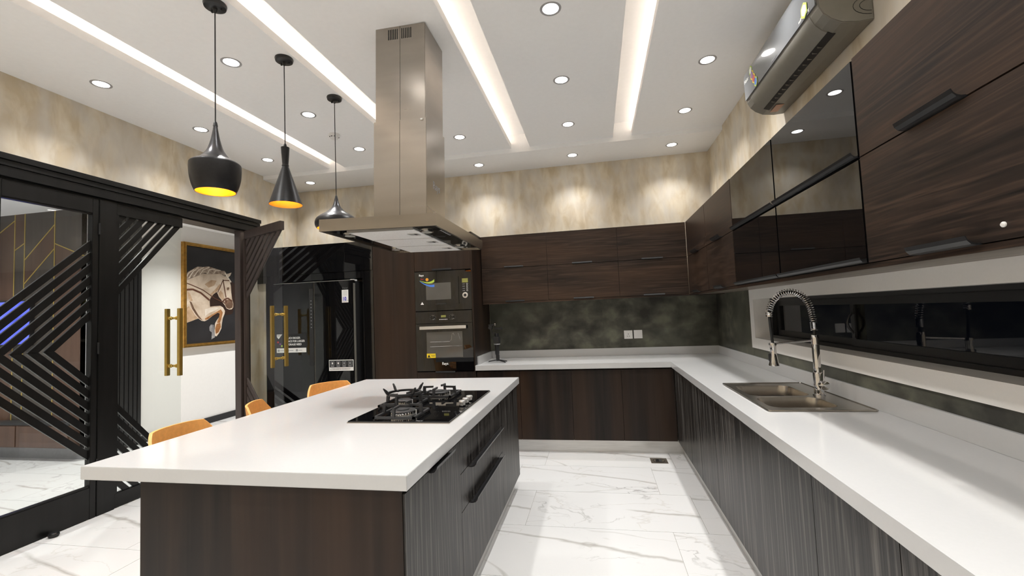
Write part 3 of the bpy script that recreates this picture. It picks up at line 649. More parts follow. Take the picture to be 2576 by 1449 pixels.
for xx in (-1.85, -1.386): B('handle_mount', steel, h, xx-.012, xx+.012, OY-.042, OY-.014, 1.303, 1.324)
st = B('warning_sticker', yellow, dr, -1.816, -1.716, OY-.0165, OY-.0157, .990, 1.037)
MB().prism([(-1.808, .996), (-1.776, .996), (-1.792, 1.028)], 'y', OY-.0169, OY-.0164).build('symbol', inkb, st); B('line', inkb, st, -1.766, -1.724, OY-.0169, OY-.0164, 1.010, 1.014)
lettering('Rays', .038, (-1.612, OY-.0146, .915), UX, UZ, whitep, ov, 'CENTER', bold=.0008)
for xx in (-1.734, -1.517):
    kb = MB().lathe([(.022, 0), (.021, -.016), (.017, -.02)], (xx, OY-.010, 1.421), 24, 'y').build('knob', bglass, ov, smooth=True)
    MB().lathe([(.0235, 0), (.0235, -.003), (.0215, -.003), (.0215, 0)], (xx, OY-.0101, 1.421), 24, 'y', close=True).build('knob_ring', chrome, kb)
    tk = MB()
    for q in range(9):
        a = math.radians(-130+q*32); tk.box(xx+.033*math.sin(a)-.0015, xx+.033*math.sin(a)+.0015, OY-.0106, OY-.010, 1.421+.033*math.cos(a)-.0015, 1.421+.033*math.cos(a)+.0015)
    tk.build('dial_marks', greyp, kb)
B('display', lcd, ov, -1.644, -1.590, OY-.0108, OY-.010, 1.421, 1.444)
for q in range(6): MB().cyl((-1.661+.0163*q, OY-.010, 1.399), .0045, -.001, 'y', 10).build('button', whitep, ov)
# refrigerator and surround
fs = thing('fridge_surround', 'glossy black overhead cabinet and panels around the refrigerator', 'cabinet', (-3.15, 4.9, 0))
B('body', blackm, fs, WL+.006, -2.434, OY+.03, WY-.03, 1.95, 2.315)
for xa, xb in ((WL+.006, -3.124), (-3.120, -2.435)): B('door', bglass, fs, xa, xb, OY, OY+.02, 1.985, 2.315, bevel=.001)
B('panel', bglass, fs, WL+.006, -2.435, OY+.004, OY+.024, 1.90, 1.981); B('side_panel', bglass, fs, -2.56, -2.435, OY, OY+.5, 0, 1.90); B('side_panel', bglass, fs, -3.795, -3.66, OY, OY+.5, 0, 1.90)
fg = thing('refrigerator', 'black glass two-door refrigerator with sales stickers', 'refrigerator', (-3.1, 4.5, 0))
FF = 4.438
B('body', darkp, fg, -3.60, -2.615, FF+.05, 5.15, .03, 1.865)
B('foot', darkp, fg, -3.55, -2.66, FF+.08, 5.1, 0, .03)
ld = B('door', bglass, fg, -3.602, -3.096, FF, FF+.045, .04, 1.872, bevel=.004); rd = B('door', bglass, fg, -3.084, -2.612, FF, FF+.045, .04, 1.872, bevel=.004)
B('trim', alu, fg, -3.602, -2.612, FF+.004, FF+.05, 1.873, 1.877); B('hinge_cover', whitep, fg, -2.66, -2.618, FF+.03, FF+.1, 1.866, 1.884)
B('door_edge', steel, ld, -3.0955, -3.093, FF+.004, FF+.04, .05, 1.87); B('door_edge', steel, rd, -3.087, -3.0845, FF+.004, FF+.04, .05, 1.87); B('door_edge', accase, rd, -2.6115, -2.609, FF+.006, FF+.043, .05, 1.84)
cp = B('control_strip', darkp, ld, -3.150, -3.100, FF-.0015, FF, .95, 1.80)
for q in range(9): B('icon', greyp, cp, -3.132, -3.120, FF-.0022, FF-.0015, 1.66-.037*q, 1.668-.037*q)
ps = B('poster', inkb, ld, -3.566, -3.193, FF-.0012, FF, 1.096, 1.304)
B('white_strip', whitep, ps, -3.566, -3.193, FF-.0018, FF-.0012, 1.096, 1.146)
MB().prism([(-3.563, 1.302), (-3.495, 1.302), (-3.540, 1.250), (-3.563, 1.275)], 'y', FF-.0018, FF-.0012).build('logo_flag', whitep, ps)
lettering('Haier', .018, (-3.556, FF-.0021, 1.283), UX, UZ, inkb, ps)
for q, s in enumerate(('MUCH BIGGER', 'SPACE FOR LARGER', 'STORAGE NEED')): lettering(s, .031, (-3.443, FF-.0016, 1.248-.036*q), UX, UZ, whitep, ps, bold=.0007, sx=.86 if q != 1 else .84)
for q, (xx, mt) in enumerate(((-3.548, red), (-3.52, purple), (-3.50, green))): MB().cyl((xx, FF-.0012, 1.215-.022*q), .011, -.0006, 'y', 14).build('printed_fruit', mt, ps)
for xx in (-3.54, -3.42, -3.31): B('icon', greyp, ps, xx-.012, xx+.012, FF-.0022, FF-.0018, 1.108, 1.133); B('icon_text', greyp, ps, xx+.018, xx+.066, FF-.0022, FF-.0018, 1.117, 1.123)
wl_ = B('warranty_label', whitep, rd, -2.746, -2.668, FF-.0012, FF, 1.628, 1.768)
lettering('10', .058, (-2.738, FF-.0018, 1.650), UX, UZ, navy, wl_, bold=.0016, sx=.8); lettering('years', .014, (-2.697, FF-.0018, 1.650), UX, UZ, greyp, wl_); lettering('WARRANTY', .0105, (-2.736, FF-.0018, 1.637), UX, UZ, greyp, wl_)
for q in range(4): B('text_line', greyp, wl_, -2.736, -2.680, FF-.0018, FF-.0012, 1.752-.014*q, 1.755-.014*q)
lettering('Haier', .032, (-2.742, FF-.0008, 1.779), UX, UZ, dimtxt, rd)
ts = B('technology_sticker', whitep, rd, -2.917, -2.622, FF-.0012, FF, .884, 1.003)
B('dark_field', inkb, ts, -2.911, -2.628, FF-.0018, FF-.0012, .922, .996)
for q in range(4):
    xx = -2.875+.0705*q
    MB().box(xx-.022, xx+.022, FF-.0023, FF-.0018, .984, .987).box(xx-.022, xx+.022, FF-.0023, FF-.0018, .945, .948).box(xx-.022, xx-.019, FF-.0023, FF-.0018, .948, .984).box(xx+.019, xx+.022, FF-.0023, FF-.0018, .948, .984).build('icon_frame', greyp, ts)
    B('icon', whitep if q < 2 else greyp, ts, xx-.009, xx+.009, FF-.0023, FF-.0018, .956, .976); B('icon_text', greyp, ts, xx-.02, xx+.02, FF-.0023, FF-.0018, .930, .938)
lettering('A-I TWIN INVERTER TECHNOLOGY', .0185, (-2.905, FF-.0018, .897), UX, UZ, inkb, ts, sx=.83)

# ------------------------------------------------------------------ hood (hangs very slightly out of plumb)
hood = thing('cooker_hood', 'stainless steel island hood with tall chimney above the hob', 'cooker hood', (-1.097, 2.62, ZC), local=True)
hood.rotation_euler = (0, math.radians(1.5), 0)
up_ = MB().box(-.162, .162, -.155, .155, -.62, .0).build('chimney', steel, hood, bevel=.002)
B('chimney_seam', darkp, up_, -.001, .001, -.1556, -.154, -.60, -.002)
for q in range(6):
    for x0 in (-.078, .010): B('vent_slot', inkb, up_, x0+.0115*q, x0+.0115*q+.0055, -.1562, -.1545, -.082, -.018)
lo = MB().box(-.170, .170, -.163, .163, -1.252, -.595).build('chimney_sleeve', steel, hood, bevel=.002)
B('chimney_seam', darkp, lo, -.001, .001, -.1636, -.162, -1.25, -.60); B('clip', alu, lo, .135, .15, -.170, -.163, -.61, -.60)
lettering('Rays', .07, (.1705, -.06, -1.0), (0, 1, 0), (0, 0, 1), greyp, lo)
cx0, cx1, cy0, cy1, cz1, cz0 = -.325, .345, -.475, .470, -1.252, -1.318
cn = MB().box(cx0, cx1, cy0, cy0+.012, cz0, cz1).box(cx0, cx1, cy1-.012, cy1, cz0, cz1).box(cx0, cx0+.012, cy0+.012, cy1-.012, cz0, cz1).box(cx1-.012, cx1, cy0+.012, cy1-.012, cz0, cz1).box(cx0+.012, cx1-.012, cy0+.012, cy1-.012, cz1-.006, cz1)
cn = cn.build('canopy', steel, hood)
un = B('underside', bglass, cn, cx0+.012, cx1-.012, cy0+.012, cy1-.012, cz0+.008, cz0+.014)
for q in range(3):
    y0 = -.395+q*.287; f_ = B('filter', filt, cn, -.205, .185, y0, y0+.280, cz0+.001, cz0+.008, bevel=.002)
    B('filter_latch', alu, f_, .10, .16, y0+.11, y0+.17, cz0-.001, cz0+.001); B('latch_slot', inkb, f_, .135, .148, y0+.122, y0+.158, cz0-.002, cz0-.001)
    B('filter_rim', alu, f_, -.205, .185, y0-.005, y0-.001, cz0-.001, cz0+.008)
for xx in (-.245, .225):
    for yy in (-.30, .30):
        l_ = MB().lathe([(.038, 0), (.038, -.006), (.030, -.008)], (xx, yy, cz0+.008), 24).build('lamp', chrome, cn, smooth=True); MB().cyl((xx, yy, cz0-.0015), .029, .001).build('lamp_glass', hoodlamp, l_)
for q in range(6): B('control_mark', greyp, cn, .30, .312, -.30+.03*q, -.288+.03*q, cz0+.0065, cz0+.008)
# ------------------------------------------------------------------ gas hob
hob = thing('gas_hob', 'black glass gas hob with three burners on the island', 'hob', (-1.025, 2.57, ZT))
HX0, HX1, HY0, HY1 = -1.305, -.746, 2.131, 3.006
B('frame', steel, hob, HX0, HX1, HY0, HY1, ZT, ZT+.005); B('glass', bglass, hob, HX0+.003, HX1-.003, HY0+.003, HY1-.003, ZT+.005, ZT+.011, bevel=.001)
GZ = ZT+.011
def burner(cx, cy, s, par, big=True):
    b_ = MB().lathe([(.030*s, 0), (.052*s, .002), (.052*s, .010), (.030*s, .010)], (cx, cy, GZ), 28).build('burner', alu, par, smooth=True)
    tb = MB()
    for k in range(28): a = 2*PI*k/28; tb.box(cx+.048*s*math.cos(a)-.003, cx+.048*s*math.cos(a)+.003, cy+.048*s*math.sin(a)-.003, cy+.048*s*math.sin(a)+.003, GZ+.010, GZ+.024)
    tb.cyl((cx, cy, GZ+.010), .044*s, .014, n=28)
    tb.build('burner_ring', chrome, b_)
    MB().lathe([(.054*s, 0), (.054*s, .004), (.046*s, .008), (.030*s, .0085)], (cx, cy, GZ+.024), 28).build('burner_cap', castiron, b_, smooth=True)
    if big: MB().lathe([(.026*s, 0), (.026*s, .004), (.020*s, .006)], (cx, cy, GZ+.0325), 24).build('burner_cap', castiron, b_, smooth=True)
    MB().cyl((cx+.056*s, cy+.01, GZ), .003, .03, n=8).build('igniter', whitep, b_)
def grate(cx, cy, h, par, ang=0):
    g = MB(); t = .015
    for sx in (-1, 1):
        g.box(cx+sx*h-t/2, cx+sx*h+t/2, cy-h-t/2, cy+h+t/2, GZ+.008, GZ+.020); g.box(cx-h-t/2, cx+h+t/2, cy+sx*h-t/2, cy+sx*h+t/2, GZ+.008, GZ+.020)
        for sy in (-1, 1): g.box(cx+sx*h-.006, cx+sx*h+.006, cy+sy*h-.006, cy+sy*h+.006, GZ, GZ+.008)
    g = g.build('pan_support', castiron, par, bevel=.002)
    for dx, dy in ((1, 0), (-1, 0), (0, 1), (0, -1)):
        f = MB(); a = Vector((cx+dx*h, cy+dy*h, 0)); i = Vector((cx+dx*.042, cy+dy*.042, 0))
        f.bar((a.x, a.y, GZ+.012), (a.x-dx*.006, a.y-dy*.006, GZ+.064), .014, .018, (dx, dy, 0)); f.bar((a.x-dx*.001, a.y-dy*.001, GZ+.058), (i.x, i.y, GZ+.060), .012, .012)
        f.build('prong', castiron, g, bevel=.001)
    return g
burner(-1.050, 2.262, 1.25, hob); grate(-1.050, 2.255, .108, hob)
burner(-1.048, 2.815, 1.25, hob); grate(-1.046, 2.815, .108, hob)
burner(-1.170, 2.540, .85, hob, False)
gr = grate(-1.170, 2.540, .108, hob)
wk = thing('wok_ring', 'cast iron wok ring with upturned prongs on the middle burner', 'wok ring', (-1.17, 2.54, GZ+.062))
rg = MB().lathe([(.092, 0), (.104, 0), (.104, .012), (.092, .012)], (-1.17, 2.54, GZ+.0655), 36, close=True).build('ring', castiron, wk)
for k in range(4):
    a = PI/4+k*PI/2+.15; cA, sA = math.cos(a), math.sin(a)
    f = MB(); pr = [(.068, .002), (.100, .0), (.118, .014), (.136, .046), (.133, .050), (.112, .034), (.098, .014), (.068, .010)]; vs_ = []
    for tt in (-.005, .005): vs_ += [(-1.17+q*cA-tt*sA, 2.54+q*sA+tt*cA, GZ+.066+z_) for q, z_ in pr]
    kk = len(pr); f.add(vs_, [tuple(range(kk)), tuple(range(2*kk-1, kk-1, -1))]+[(i_, (i_+1) % kk, (i_+1) % kk+kk, i_+kk) for i_ in range(kk)])
    f.build('prong', castiron, wk, bevel=.001)
for q in range(3):
    kb = MB().lathe([(.019, 0), (.020, .004), (.019, .006)], (-.792, 2.50+.072*q, GZ), 24).build('knob', bglass, hob, smooth=True)
    MB().lathe([(.0165, 0), (.0175, .012), (.0205, .015), (.0205, .024), (.018, .027)], (-.792, 2.50+.072*q, GZ+.006), 24).build('knob_cap', alu, kb, smooth=True)
lettering('Rays', .02, (-.93, 2.142, GZ+.0002), (1, 0, 0), (0, 1, 0), greyp, hob)
# ------------------------------------------------------------------ sink and tap
sk = thing('sink', 'double bowl stainless steel sink set into the worktop', 'sink', (1.05, 2.8, ZT))
h1, h2 = rrect(.848, 1.168, 2.775, 3.120, .06), rrect(.848, 1.168, 2.470, 2.735, .06)
MB().holed(rrect(.810, 1.288, 2.402, 3.215, .012, 3), [h1, h2], ZT+.0002, ZT+.006).build('deck', steel_s, sk)
rim = MB()
for a in (rrect(.810, 1.288, 2.402, 3.215, .012, 3),): rim.tube([(x_, y_, ZT+.006) for x_, y_ in a+[a[0]]], .004, 6)
rim.build('rolled_rim', steel_s, sk, smooth=True)
for hh in (h1, h2):
    b_ = MB(); cx_ = sum(p[0] for p in hh)/len(hh); cy_ = sum(p[1] for p in hh)/len(hh); n = len(hh); vs = []; lv = [(1, .006), (.985, -.004), (.955, -.05), (.93, -.14), (.88, -.162), (.78, -.17), (.12, -.174)]
    for s, dz in lv: vs += [(cx_+(x_-cx_)*s, cy_+(y_-cy_)*s, ZT+dz) for x_, y_ in hh]
    b_.add(vs, [(i*n+k, i*n+(k+1) % n, (i+1)*n+(k+1) % n, (i+1)*n+k) for i in range(len(lv)-1) for k in range(n)])
    bo = b_.build('bowl', steel_s, sk, smooth=True); MB().lathe([(.045, -.004), (.045, .001), (.03, -.002)], (cx_, cy_, ZT-.172), 24).build('drain', chrome, bo, smooth=True)
tp = thing('kitchen_tap', 'chrome spring tap with pull-down spray head behind the sink', 'tap', (1.208, 2.79, ZT+.006))
TX, TY, TZ = 1.208, 2.79, ZT+.006
MB().lathe([(.031, 0), (.031, .006), (.026, .009)], (TX, TY, TZ), 28).build('base', chrome, tp, smooth=True)
MB().lathe([(.0245, .009), (.0245, .122), (.022, .128)], (TX, TY, TZ), 28).build('body', chrome, tp, smooth=True)
vl = MB().lathe([(.019, -.015), (.019, -.036), (.0245, -.038), (.0245, -.062), (.022, -.064)], (TX+.006, TY, TZ+.062), 26, 'y').build('valve', chrome, tp, smooth=True)
MB().tube([(TX+.006, TY-.05, TZ+.08), (TX+.010, TY-.052, TZ+.145)], [.0045, .0038], 10).build('lever', chrome, vl, smooth=True)
MB().lathe([(.0185, .128), (.0185, .335), (.016, .338)], (TX, TY, TZ), 24).build('column', chrome, tp, smooth=True)
MB().lathe([(.0205, .285), (.0205, .325)], (TX, TY, TZ), 24).build('collar', chrome, tp, smooth=True)
arcp = [(1.208, 1.24), (1.209, 1.29), (1.205, 1.35), (1.193, 1.41), (1.168, 1.458), (1.13, 1.486), (1.09, 1.494), (1.05, 1.484), (1.015, 1.458), (.992, 1.42), (.980, 1.375)]
def spline(P, m):
    out = []
    for i in range(len(P)-1):
        p0, p1, p2, p3 = P[max(i-1, 0)], P[i], P[i+1], P[min(i+2, len(P)-1)]
        for k in range(m):
            t = k/m; out.append(tuple(.5*((2*b)+(-a+c)*t+(2*a-5*b+4*c-d)*t*t+(-a+3*b-3*c+d)*t**3) for a, b, c, d in zip(p0, p1, p2, p3)))
    return out+[P[-1]]
AP = spline([(a, TY, b_) for a, b_ in arcp], 8)
MB().tube(AP, .008, 10).build('hose', rubber, tp, smooth=True)
# spring wire
PT = [Vector(p) for p in AP]; Ls = [0]
for a, b_ in zip(PT, PT[1:]): Ls.append(Ls[-1]+(b_-a).length)
def at(s):
    for i in range(len(Ls)-1):
        if Ls[i+1] >= s:
            t = (s-Ls[i])/(Ls[i+1]-Ls[i]); return PT[i].lerp(PT[i+1], t), (PT[i+1]-PT[i]).normalized()
    return PT[-1], (PT[-1]-PT[-2]).normalized()
HP = []; S0 = .03; tot = Ls[-1]-.01
ph = 0
s = S0; n_step = 0
while s < tot:
    p, t = at(s); pitch_ = .0045 if s < .075 else .0125
    side = Vector((0, 1, 0)); nn = t.cross(side).normalized()
    HP.append(p+.0165*(math.cos(ph)*nn+math.sin(ph)*side)); ph += 2*PI/12; s += pitch_/12
MB().tube(HP, .0024, 5).build('spring', chrome, tp, smooth=True)
MB().lathe([(.0165, 0), (.018, -.004), (.018, -.010), (.0165, -.012), (.018, -.016), (.018, -.024), (.014, -.026)], (.980, TY, 1.380), 20).build('ferrule', chrome, tp, smooth=True)
MB().tube([(.980, TY, 1.36), (.981, TY-.002, 1.30), (.985, TY, 1.24), (.987, TY, 1.20)], .0075, 10).build('hose', rubber, tp, smooth=True)
hdp = MB().lathe([(.013, 0), (.0165, -.004), (.0165, -.034), (.0155, -.040), (.018, -.075), (.024, -.112), (.0285, -.128), (.0265, -.131)], (.987, TY, 1.206), 26).build('spray_head', chrome, tp, smooth=True)
B('spray_trigger', darkp, hdp, .960, .972, TY-.006, TY+.006, 1.10, 1.145, bevel=.003)
am = MB().tube([(TX, TY, 1.213), (1.0, TY, 1.200)], .0055, 10).build('support_arm', chrome, tp, smooth=True)
MB().lathe([(.0172, -.006), (.021, -.006), (.021, .006), (.0172, .006)], (.987, TY, 1.198), 22, close=True).build('holder_ring', chrome, am, smooth=True)
# ------------------------------------------------------------------ air conditioner
ac = thing('air_conditioner', 'grey split air conditioner with stickers high on the right wall', 'air conditioner', (WX, 2.77, 2.72))
A0, A1 = 2.262, 3.272
prof = [(WX-.001, 3.03), (1.135, 3.035), (1.108, 3.02), (1.101, 2.98), (1.104, 2.86), (1.108, 2.825), (1.125, 2.79), (1.155, 2.76), (1.20, 2.735), (1.27, 2.725), (WX-.001, 2.728)]
MB().prism(prof, 'y', A0, A1).build('case', accase, ac, bevel=.004)
pf = [(1.106, 3.036), (1.098, 3.02), (1.0945, 2.98), (1.0975, 2.845), (1.1035, 2.845), (1.1005, 2.98), (1.104, 3.02), (1.110, 3.03)]
fp = MB().prism(pf, 'y', A0+.012, A1-.004).build('front_panel', acgrey, ac, smooth=True)
MB().prism([(1.1045, 2.832), (1.109, 2.815), (1.128, 2.781), (1.155, 2.753), (1.176, 2.741), (1.180, 2.746), (1.158, 2.760), (1.132, 2.787), (1.113, 2.818), (1.109, 2.833)], 'y', A0+.085, A1-.085).build('louvre', accase, ac, smooth=True)
MB().prism([(1.176, 2.7415), (1.212, 2.729), (1.214, 2.735), (1.180, 2.748)], 'y', A0+.085, A1-.085).build('outlet', inkb, ac)
for q in range(12): B('vane', accase, ac, 1.185, 1.21, A0+.20+q*.055, A0+.203+q*.055, 2.7305, 2.745)
def hexa(y, z, s, mat, mat2):
    P = [(y+s*math.sin(PI*k/3), z+s*1.15*math.cos(PI*k/3)) for k in range(6)]; Q = [(y+.72*s*math.sin(PI*k/3), z+.72*1.15*s*math.cos(PI*k/3)) for k in range(6)]
    o = MB().prism(P, 'x', 1.0935, 1.0950).build('sticker', mat, fp); MB().prism(Q, 'x', 1.0929, 1.0935).build('sticker_mark', mat2, o)
hexa(3.128, 2.990, .028, green, whitep); hexa(3.110, 2.949, .030, yellow, purple); hexa(3.083, 2.913, .030, yellow, red); hexa(3.052, 2.876, .030, green, blue); hexa(2.372, 2.885, .036, green, whitep)
UY_ = (0, -1, 0)
lettering('Haier', .036, (1.0940, 3.255, 2.955), UY_, UZ, whitep, fp, bold=.0006); lettering('inverter', .022, (1.0958, 2.80, 2.855), UY_, UZ, greyp, fp); lettering('self cleaning', .024, (1.0955, 2.44, 2.856), UY_, UZ, whitep, fp)
B('rating_label', salmon, ac, 1.225, 1.272, 3.10, 3.21, 2.7225, 2.7245)
for k, rr_ in enumerate((.028, .044)):
    MB().tube([(1.325-rr_*1.7*math.sin(PI*q/12), A0-.0005, 2.80+rr_*math.cos(PI*q/12)) for q in range(13)], .0012, 5).build('knockout_line', inkb, ac)
for q in range(4): B('side_vent', inkb, ac, 1.245, 1.262, A0-.001, A0+.002, 2.862+.012*q, 2.866+.012*q)

# ------------------------------------------------------------------ pendants
def pendant(name, label, y, cap_z, prof_out, split, bulb_z):
    x = -2.006 if y < 2.3 else (-2.0 if y < 3 else -1.985)
    t = thing(name, label, 'pendant lamp', (x, y, cap_z), 'pendant lamps over the island')
    cy = MB().lathe([(.056, 0), (.058, -.006), (.054, -.022), (.046, -.026), (.012, -.027), (.010, -.045), (.006, -.05)], (x, y, ZC), 28).build('ceiling_rose', blackm, t, smooth=True)
    for dx in (-.03, .03): MB().lathe([(.006, 0), (.006, -.010), (.004, -.012)], (x+dx, y+.012, ZC-.026), 10).build('screw', blackm, cy, smooth=True)
    MB().tube([(x, y, ZC-.045), (x, y, cap_z)], .0032, 8).build('cord', blackm, t, smooth=True)
    MB().lathe([(.006, .026), (.009, .018), (.012, .0)], (x, y, cap_z), 16).build('cord_grip', blackm, t, smooth=True)
    # shade: outer skin in one or two finishes plus gold lining
    up_p = prof_out[:split+1]; lo_p = prof_out[split:]
    def skin(P, mat, nm):
        th = .002
        return MB().lathe([(r, z) for r, z in P]+[(max(r-th, .001), z) for r, z in reversed(P)], (x, y, 0), 44, close=True).build(nm, mat, t, smooth=True)
    if split > 0: skin(up_p, pendg, 'shade_top')
    sh = skin(lo_p, pendb, 'shade')
    lin = [(max(r-.004, .002), z) for r, z in prof_out[2:]]
    lin[-1] = (lin[-1][0]+.0018, lin[-1][1])
    MB().lathe(lin+[(r-.001, z+.001) for r, z in reversed(lin)], (x, y, 0), 44, close=True).build('gold_lining', goldin, sh, smooth=True)
    bl = MB().lathe([(.002, .03), (.014, .025), (.02, .0), (.014, -.02), (.002, -.026)], (x, y, bulb_z), 18).build('bulb', bulbm, t, smooth=True)
    return t
def sm(P, m=5): return [tuple(p) for p in spline([(a, b_) for a, b_ in P], m)]
p1 = [(r_*.72, z_) for r_, z_ in sm([(.014, 2.530), (.020, 2.500), (.033, 2.450), (.060, 2.390), (.105, 2.348), (.150, 2.328), (.167, 2.318)])]; n1 = len(p1)-1
p1 += [(r_*.72, z_) for r_, z_ in sm([(.170, 2.314), (.171, 2.285), (.166, 2.240), (.152, 2.195), (.134, 2.163)])]
pendant('pendant_lamp', 'black pendant lamp with bell top and bowl shade, nearest of three', 2.04, 2.530, p1, n1, 2.27)
p2 = [(.033, 2.612), (.030, 2.57), (.024, 2.50), (.0245, 2.492), (.027, 2.490), (.027, 2.484), (.0245, 2.482)]+[(.0245+(.128-.0245)*k/8, 2.482-(2.482-2.222)*k/8) for k in range(1, 9)]; p2 = [(r_*.80, z_) for r_, z_ in p2]
pendant('pendant_lamp', 'black pendant lamp with slim hourglass cone shade, middle of three', 2.59, 2.612, p2, 0, 2.33)
p3 = [(r_*.85, z_) for r_, z_ in sm([(.016, 2.402), (.022, 2.375), (.040, 2.335), (.085, 2.295), (.145, 2.262), (.172, 2.243)])]; n3 = len(p3)-1
p3 += [(r_*.85, z_) for r_, z_ in sm([(.182, 2.232), (.190, 2.208), (.186, 2.180), (.172, 2.162)])]
pendant('pendant_lamp', 'black pendant lamp with wide squat shade, farthest, partly behind the hood', 3.156, 2.402, p3, n3, 2.23)

# ------------------------------------------------------------------ downlights
XS = [-3.47, -2.37, -1.265, -.175, .895]; YS_ = [4.95, 4.21, 3.37, 2.54, 1.70, .86, .02, -.82]
XN = ['left of all light slots', 'between first and second light slots', 'between second and third light slots', 'between third and fourth light slots', 'right of all light slots']
YN = ['on the lowered back border', 'first row before the border', 'second row before the border', 'third row before the border', 'fourth row before the border', 'fifth row before the border', 'overhead of the viewer', 'behind the viewer', 'row nearest the front wall']
proto = None
def beam(t, watt):
    ld_ = bpy.data.lights.new('downlight_beam', 'SPOT'); ld_.energy = watt; ld_.spot_size = math.radians(116); ld_.spot_blend = 1.0; ld_.shadow_soft_size = .04; ld_.color = (1, .985, .965)
    lo_ = bpy.data.objects.new('downlight_beam', ld_); COL.objects.link(lo_); lo_.parent = t; lo_.location = (0, 0, -.004)
for j, y in enumerate(YS_):
    for i, x in enumerate(XS):
        if (i, j) == (2, 3): continue
        z = ZB if j == 0 else ZC
        if proto is None:
            t = thing('downlight', '', 'downlight', (0, 0, 0), local=True)
            MB().lathe([(.048, -.001), (.0625, -.002), (.0635, 0), (.060, .0), (.048, .002)], (0, 0, 0), 32, close=True).build('trim_ring', ringm, t, smooth=True)
            MB().cyl((0, 0, -.0005), .048, .002, n=32).build('lens', lens, t)
            proto = t
        else: t = copy_tree(proto)
        t.location = (x, y, z); tag(t, 'downlight %s, %s' % (XN[i], YN[j]), 'downlight', 'recessed ceiling downlights')
        beam(t, SPOT_W*(.72 if j == 0 else 1))
# unseen downlights, added to light the hall and next room
for k, (x, y) in enumerate(((-4.85, 5.0), (-4.85, 6.3), (-4.85, 7.8), (-4.9, 3.3), (-6.2, 3.2), (-7.2, 3.2), (-4.9, 2.0), (-6.4, 1.7))):
    t = copy_tree(proto); t.location = (x, y, HZ)
    beam(t, 210 if k < 3 else 140)
    tag(t, 'unseen downlight added to light the hall beyond the doors, ' + ['above the painting', 'past the painting', 'at the far end', 'just outside the doors', 'before the television', 'left of the television', 'outside the chevron door', 'far out in the next room'][k], 'downlight', 'added hall downlights')
# smoke detector
sd = thing('smoke_detector', 'white round smoke detector on the ceiling behind a pendant cord', 'smoke detector', (-2.40, 3.80, ZC))
MB().lathe([(.050, 0), (.050, -.016), (.046, -.020)], (-2.40, 3.80, ZC), 28).build('base', whitep, sd, smooth=True)
MB().lathe([(.042, -.020), (.040, -.030), (.036, -.044), (.020, -.047)], (-2.40, 3.80, ZC), 28).build('sensor', whitep, sd, smooth=True)
for a in (-2.2, -1.6, -1.0, .5, 2): MB().box(-.008, .008, -.002, .002, -.034, -.028).build('vent', inkb, sd, off=(0, 0, 0)).location = (.0395*math.cos(a), .0395*math.sin(a), 0)

# ------------------------------------------------------------------ small things
sw = thing('power_socket', 'white three-pin power socket on the dark splashback, left plate', 'socket', (.349, WY-.012, 1.085))
B('plate', whitep, sw, .302, .396, WY-.021, WY-.0125, 1.086, 1.182, bevel=.002); B('rocker', whitep, sw, .325, .373, WY-.0235, WY-.021, 1.158, 1.172)
B('pin_hole', inkb, sw, .3465, .3515, WY-.0216, WY-.0205, 1.134, 1.147); B('pin_hole', inkb, sw, .334, .342, WY-.0216, WY-.0205, 1.112, 1.118); B('pin_hole', inkb, sw, .356, .364, WY-.0216, WY-.0205, 1.112, 1.118)
sw = thing('light_switch', 'white two-gang light switch right of the power socket', 'switch', (.458, WY-.012, 1.085))
B('plate', whitep, sw, .411, .505, WY-.021, WY-.0125, 1.087, 1.183, bevel=.002)
for a in (.428, .459): B('rocker', whitep, sw, a, a+.029, WY-.0245, WY-.021, 1.105, 1.165, bevel=.001)
fd = thing('floor_drain', 'square steel floor drain near the inner corner', 'drain', (.505, 4.39, 0))
MB().holed([(.43, 4.318), (.58, 4.318), (.58, 4.462), (.43, 4.462)], [[(.505+.056*math.cos(2*PI*k/24), 4.39+.056*math.sin(2*PI*k/24)) for k in range(24)]], .0003, .003).build('frame', steel, fd)
MB().cyl((.505, 4.39, .0002), .056, .0005, n=24).build('well', inkb, fd)
MB().lathe([(.050, .0007), (.050, .003), (.040, .005), (.036, .003)], (.505, 4.39, 0), 28).build('cover', steel, fd, smooth=True)
for q in (-.02, 0, .02): MB().tube([(.505-.025, 4.39+q-.01, .004), (.505, 4.39+q+.004, .0045), (.505+.025, 4.39+q-.004, .004)], .003, 6).build('slot', inkb, fd)
# gimbal
gx, gy = -1.092, 4.79
gm = thing('camera_gimbal', 'black handheld camera gimbal standing on a mini tripod', 'gimbal', (gx, gy, ZT))
for a, l_ in ((2.75, .125), (-.55, .115), (.45, .105)):
    MB().bar((gx, gy, ZT+.030), (gx+l_*math.cos(a), gy+l_*math.sin(a), ZT+.007), .016, .010).build('leg', blackm, gm, bevel=.003)
MB().lathe([(.018, .018), (.020, .03), (.020, .08), (.018, .085)], (gx, gy, ZT), 18).build('tripod_hub', blackm, gm, smooth=True)
MB().lathe([(.0205, .085), (.0235, .10), (.0235, .19), (.022, .20)], (gx-.004, gy, ZT), 18).build('grip', blackm, gm, smooth=True)
MB().box(gx-.04, gx+.036, gy-.028, gy+.028, ZT+.205, ZT+.285).build('motor_housing', blackm, gm, bevel=.010)
MB().lathe([(.035, .196), (.035, .206)], (gx-.002, gy, ZT), 22).build('housing_ring', greyp, gm, smooth=True)
MB().lathe([(.022, .285), (.022, .32)], (gx-.002, gy, ZT), 20).build('pan_motor', blackm, gm, smooth=True)
MB().bar((gx, gy, ZT+.318), (gx-.045, gy, ZT+.322), .014, .014).bar((gx-.045, gy, ZT+.318), (gx-.062, gy, ZT+.37), .014, .014).build('arm', blackm, gm, bevel=.003)
MB().cyl((gx-.068, gy-.028, ZT+.385), .020, .056, 'y').build('roll_motor', blackm, gm, smooth=True)
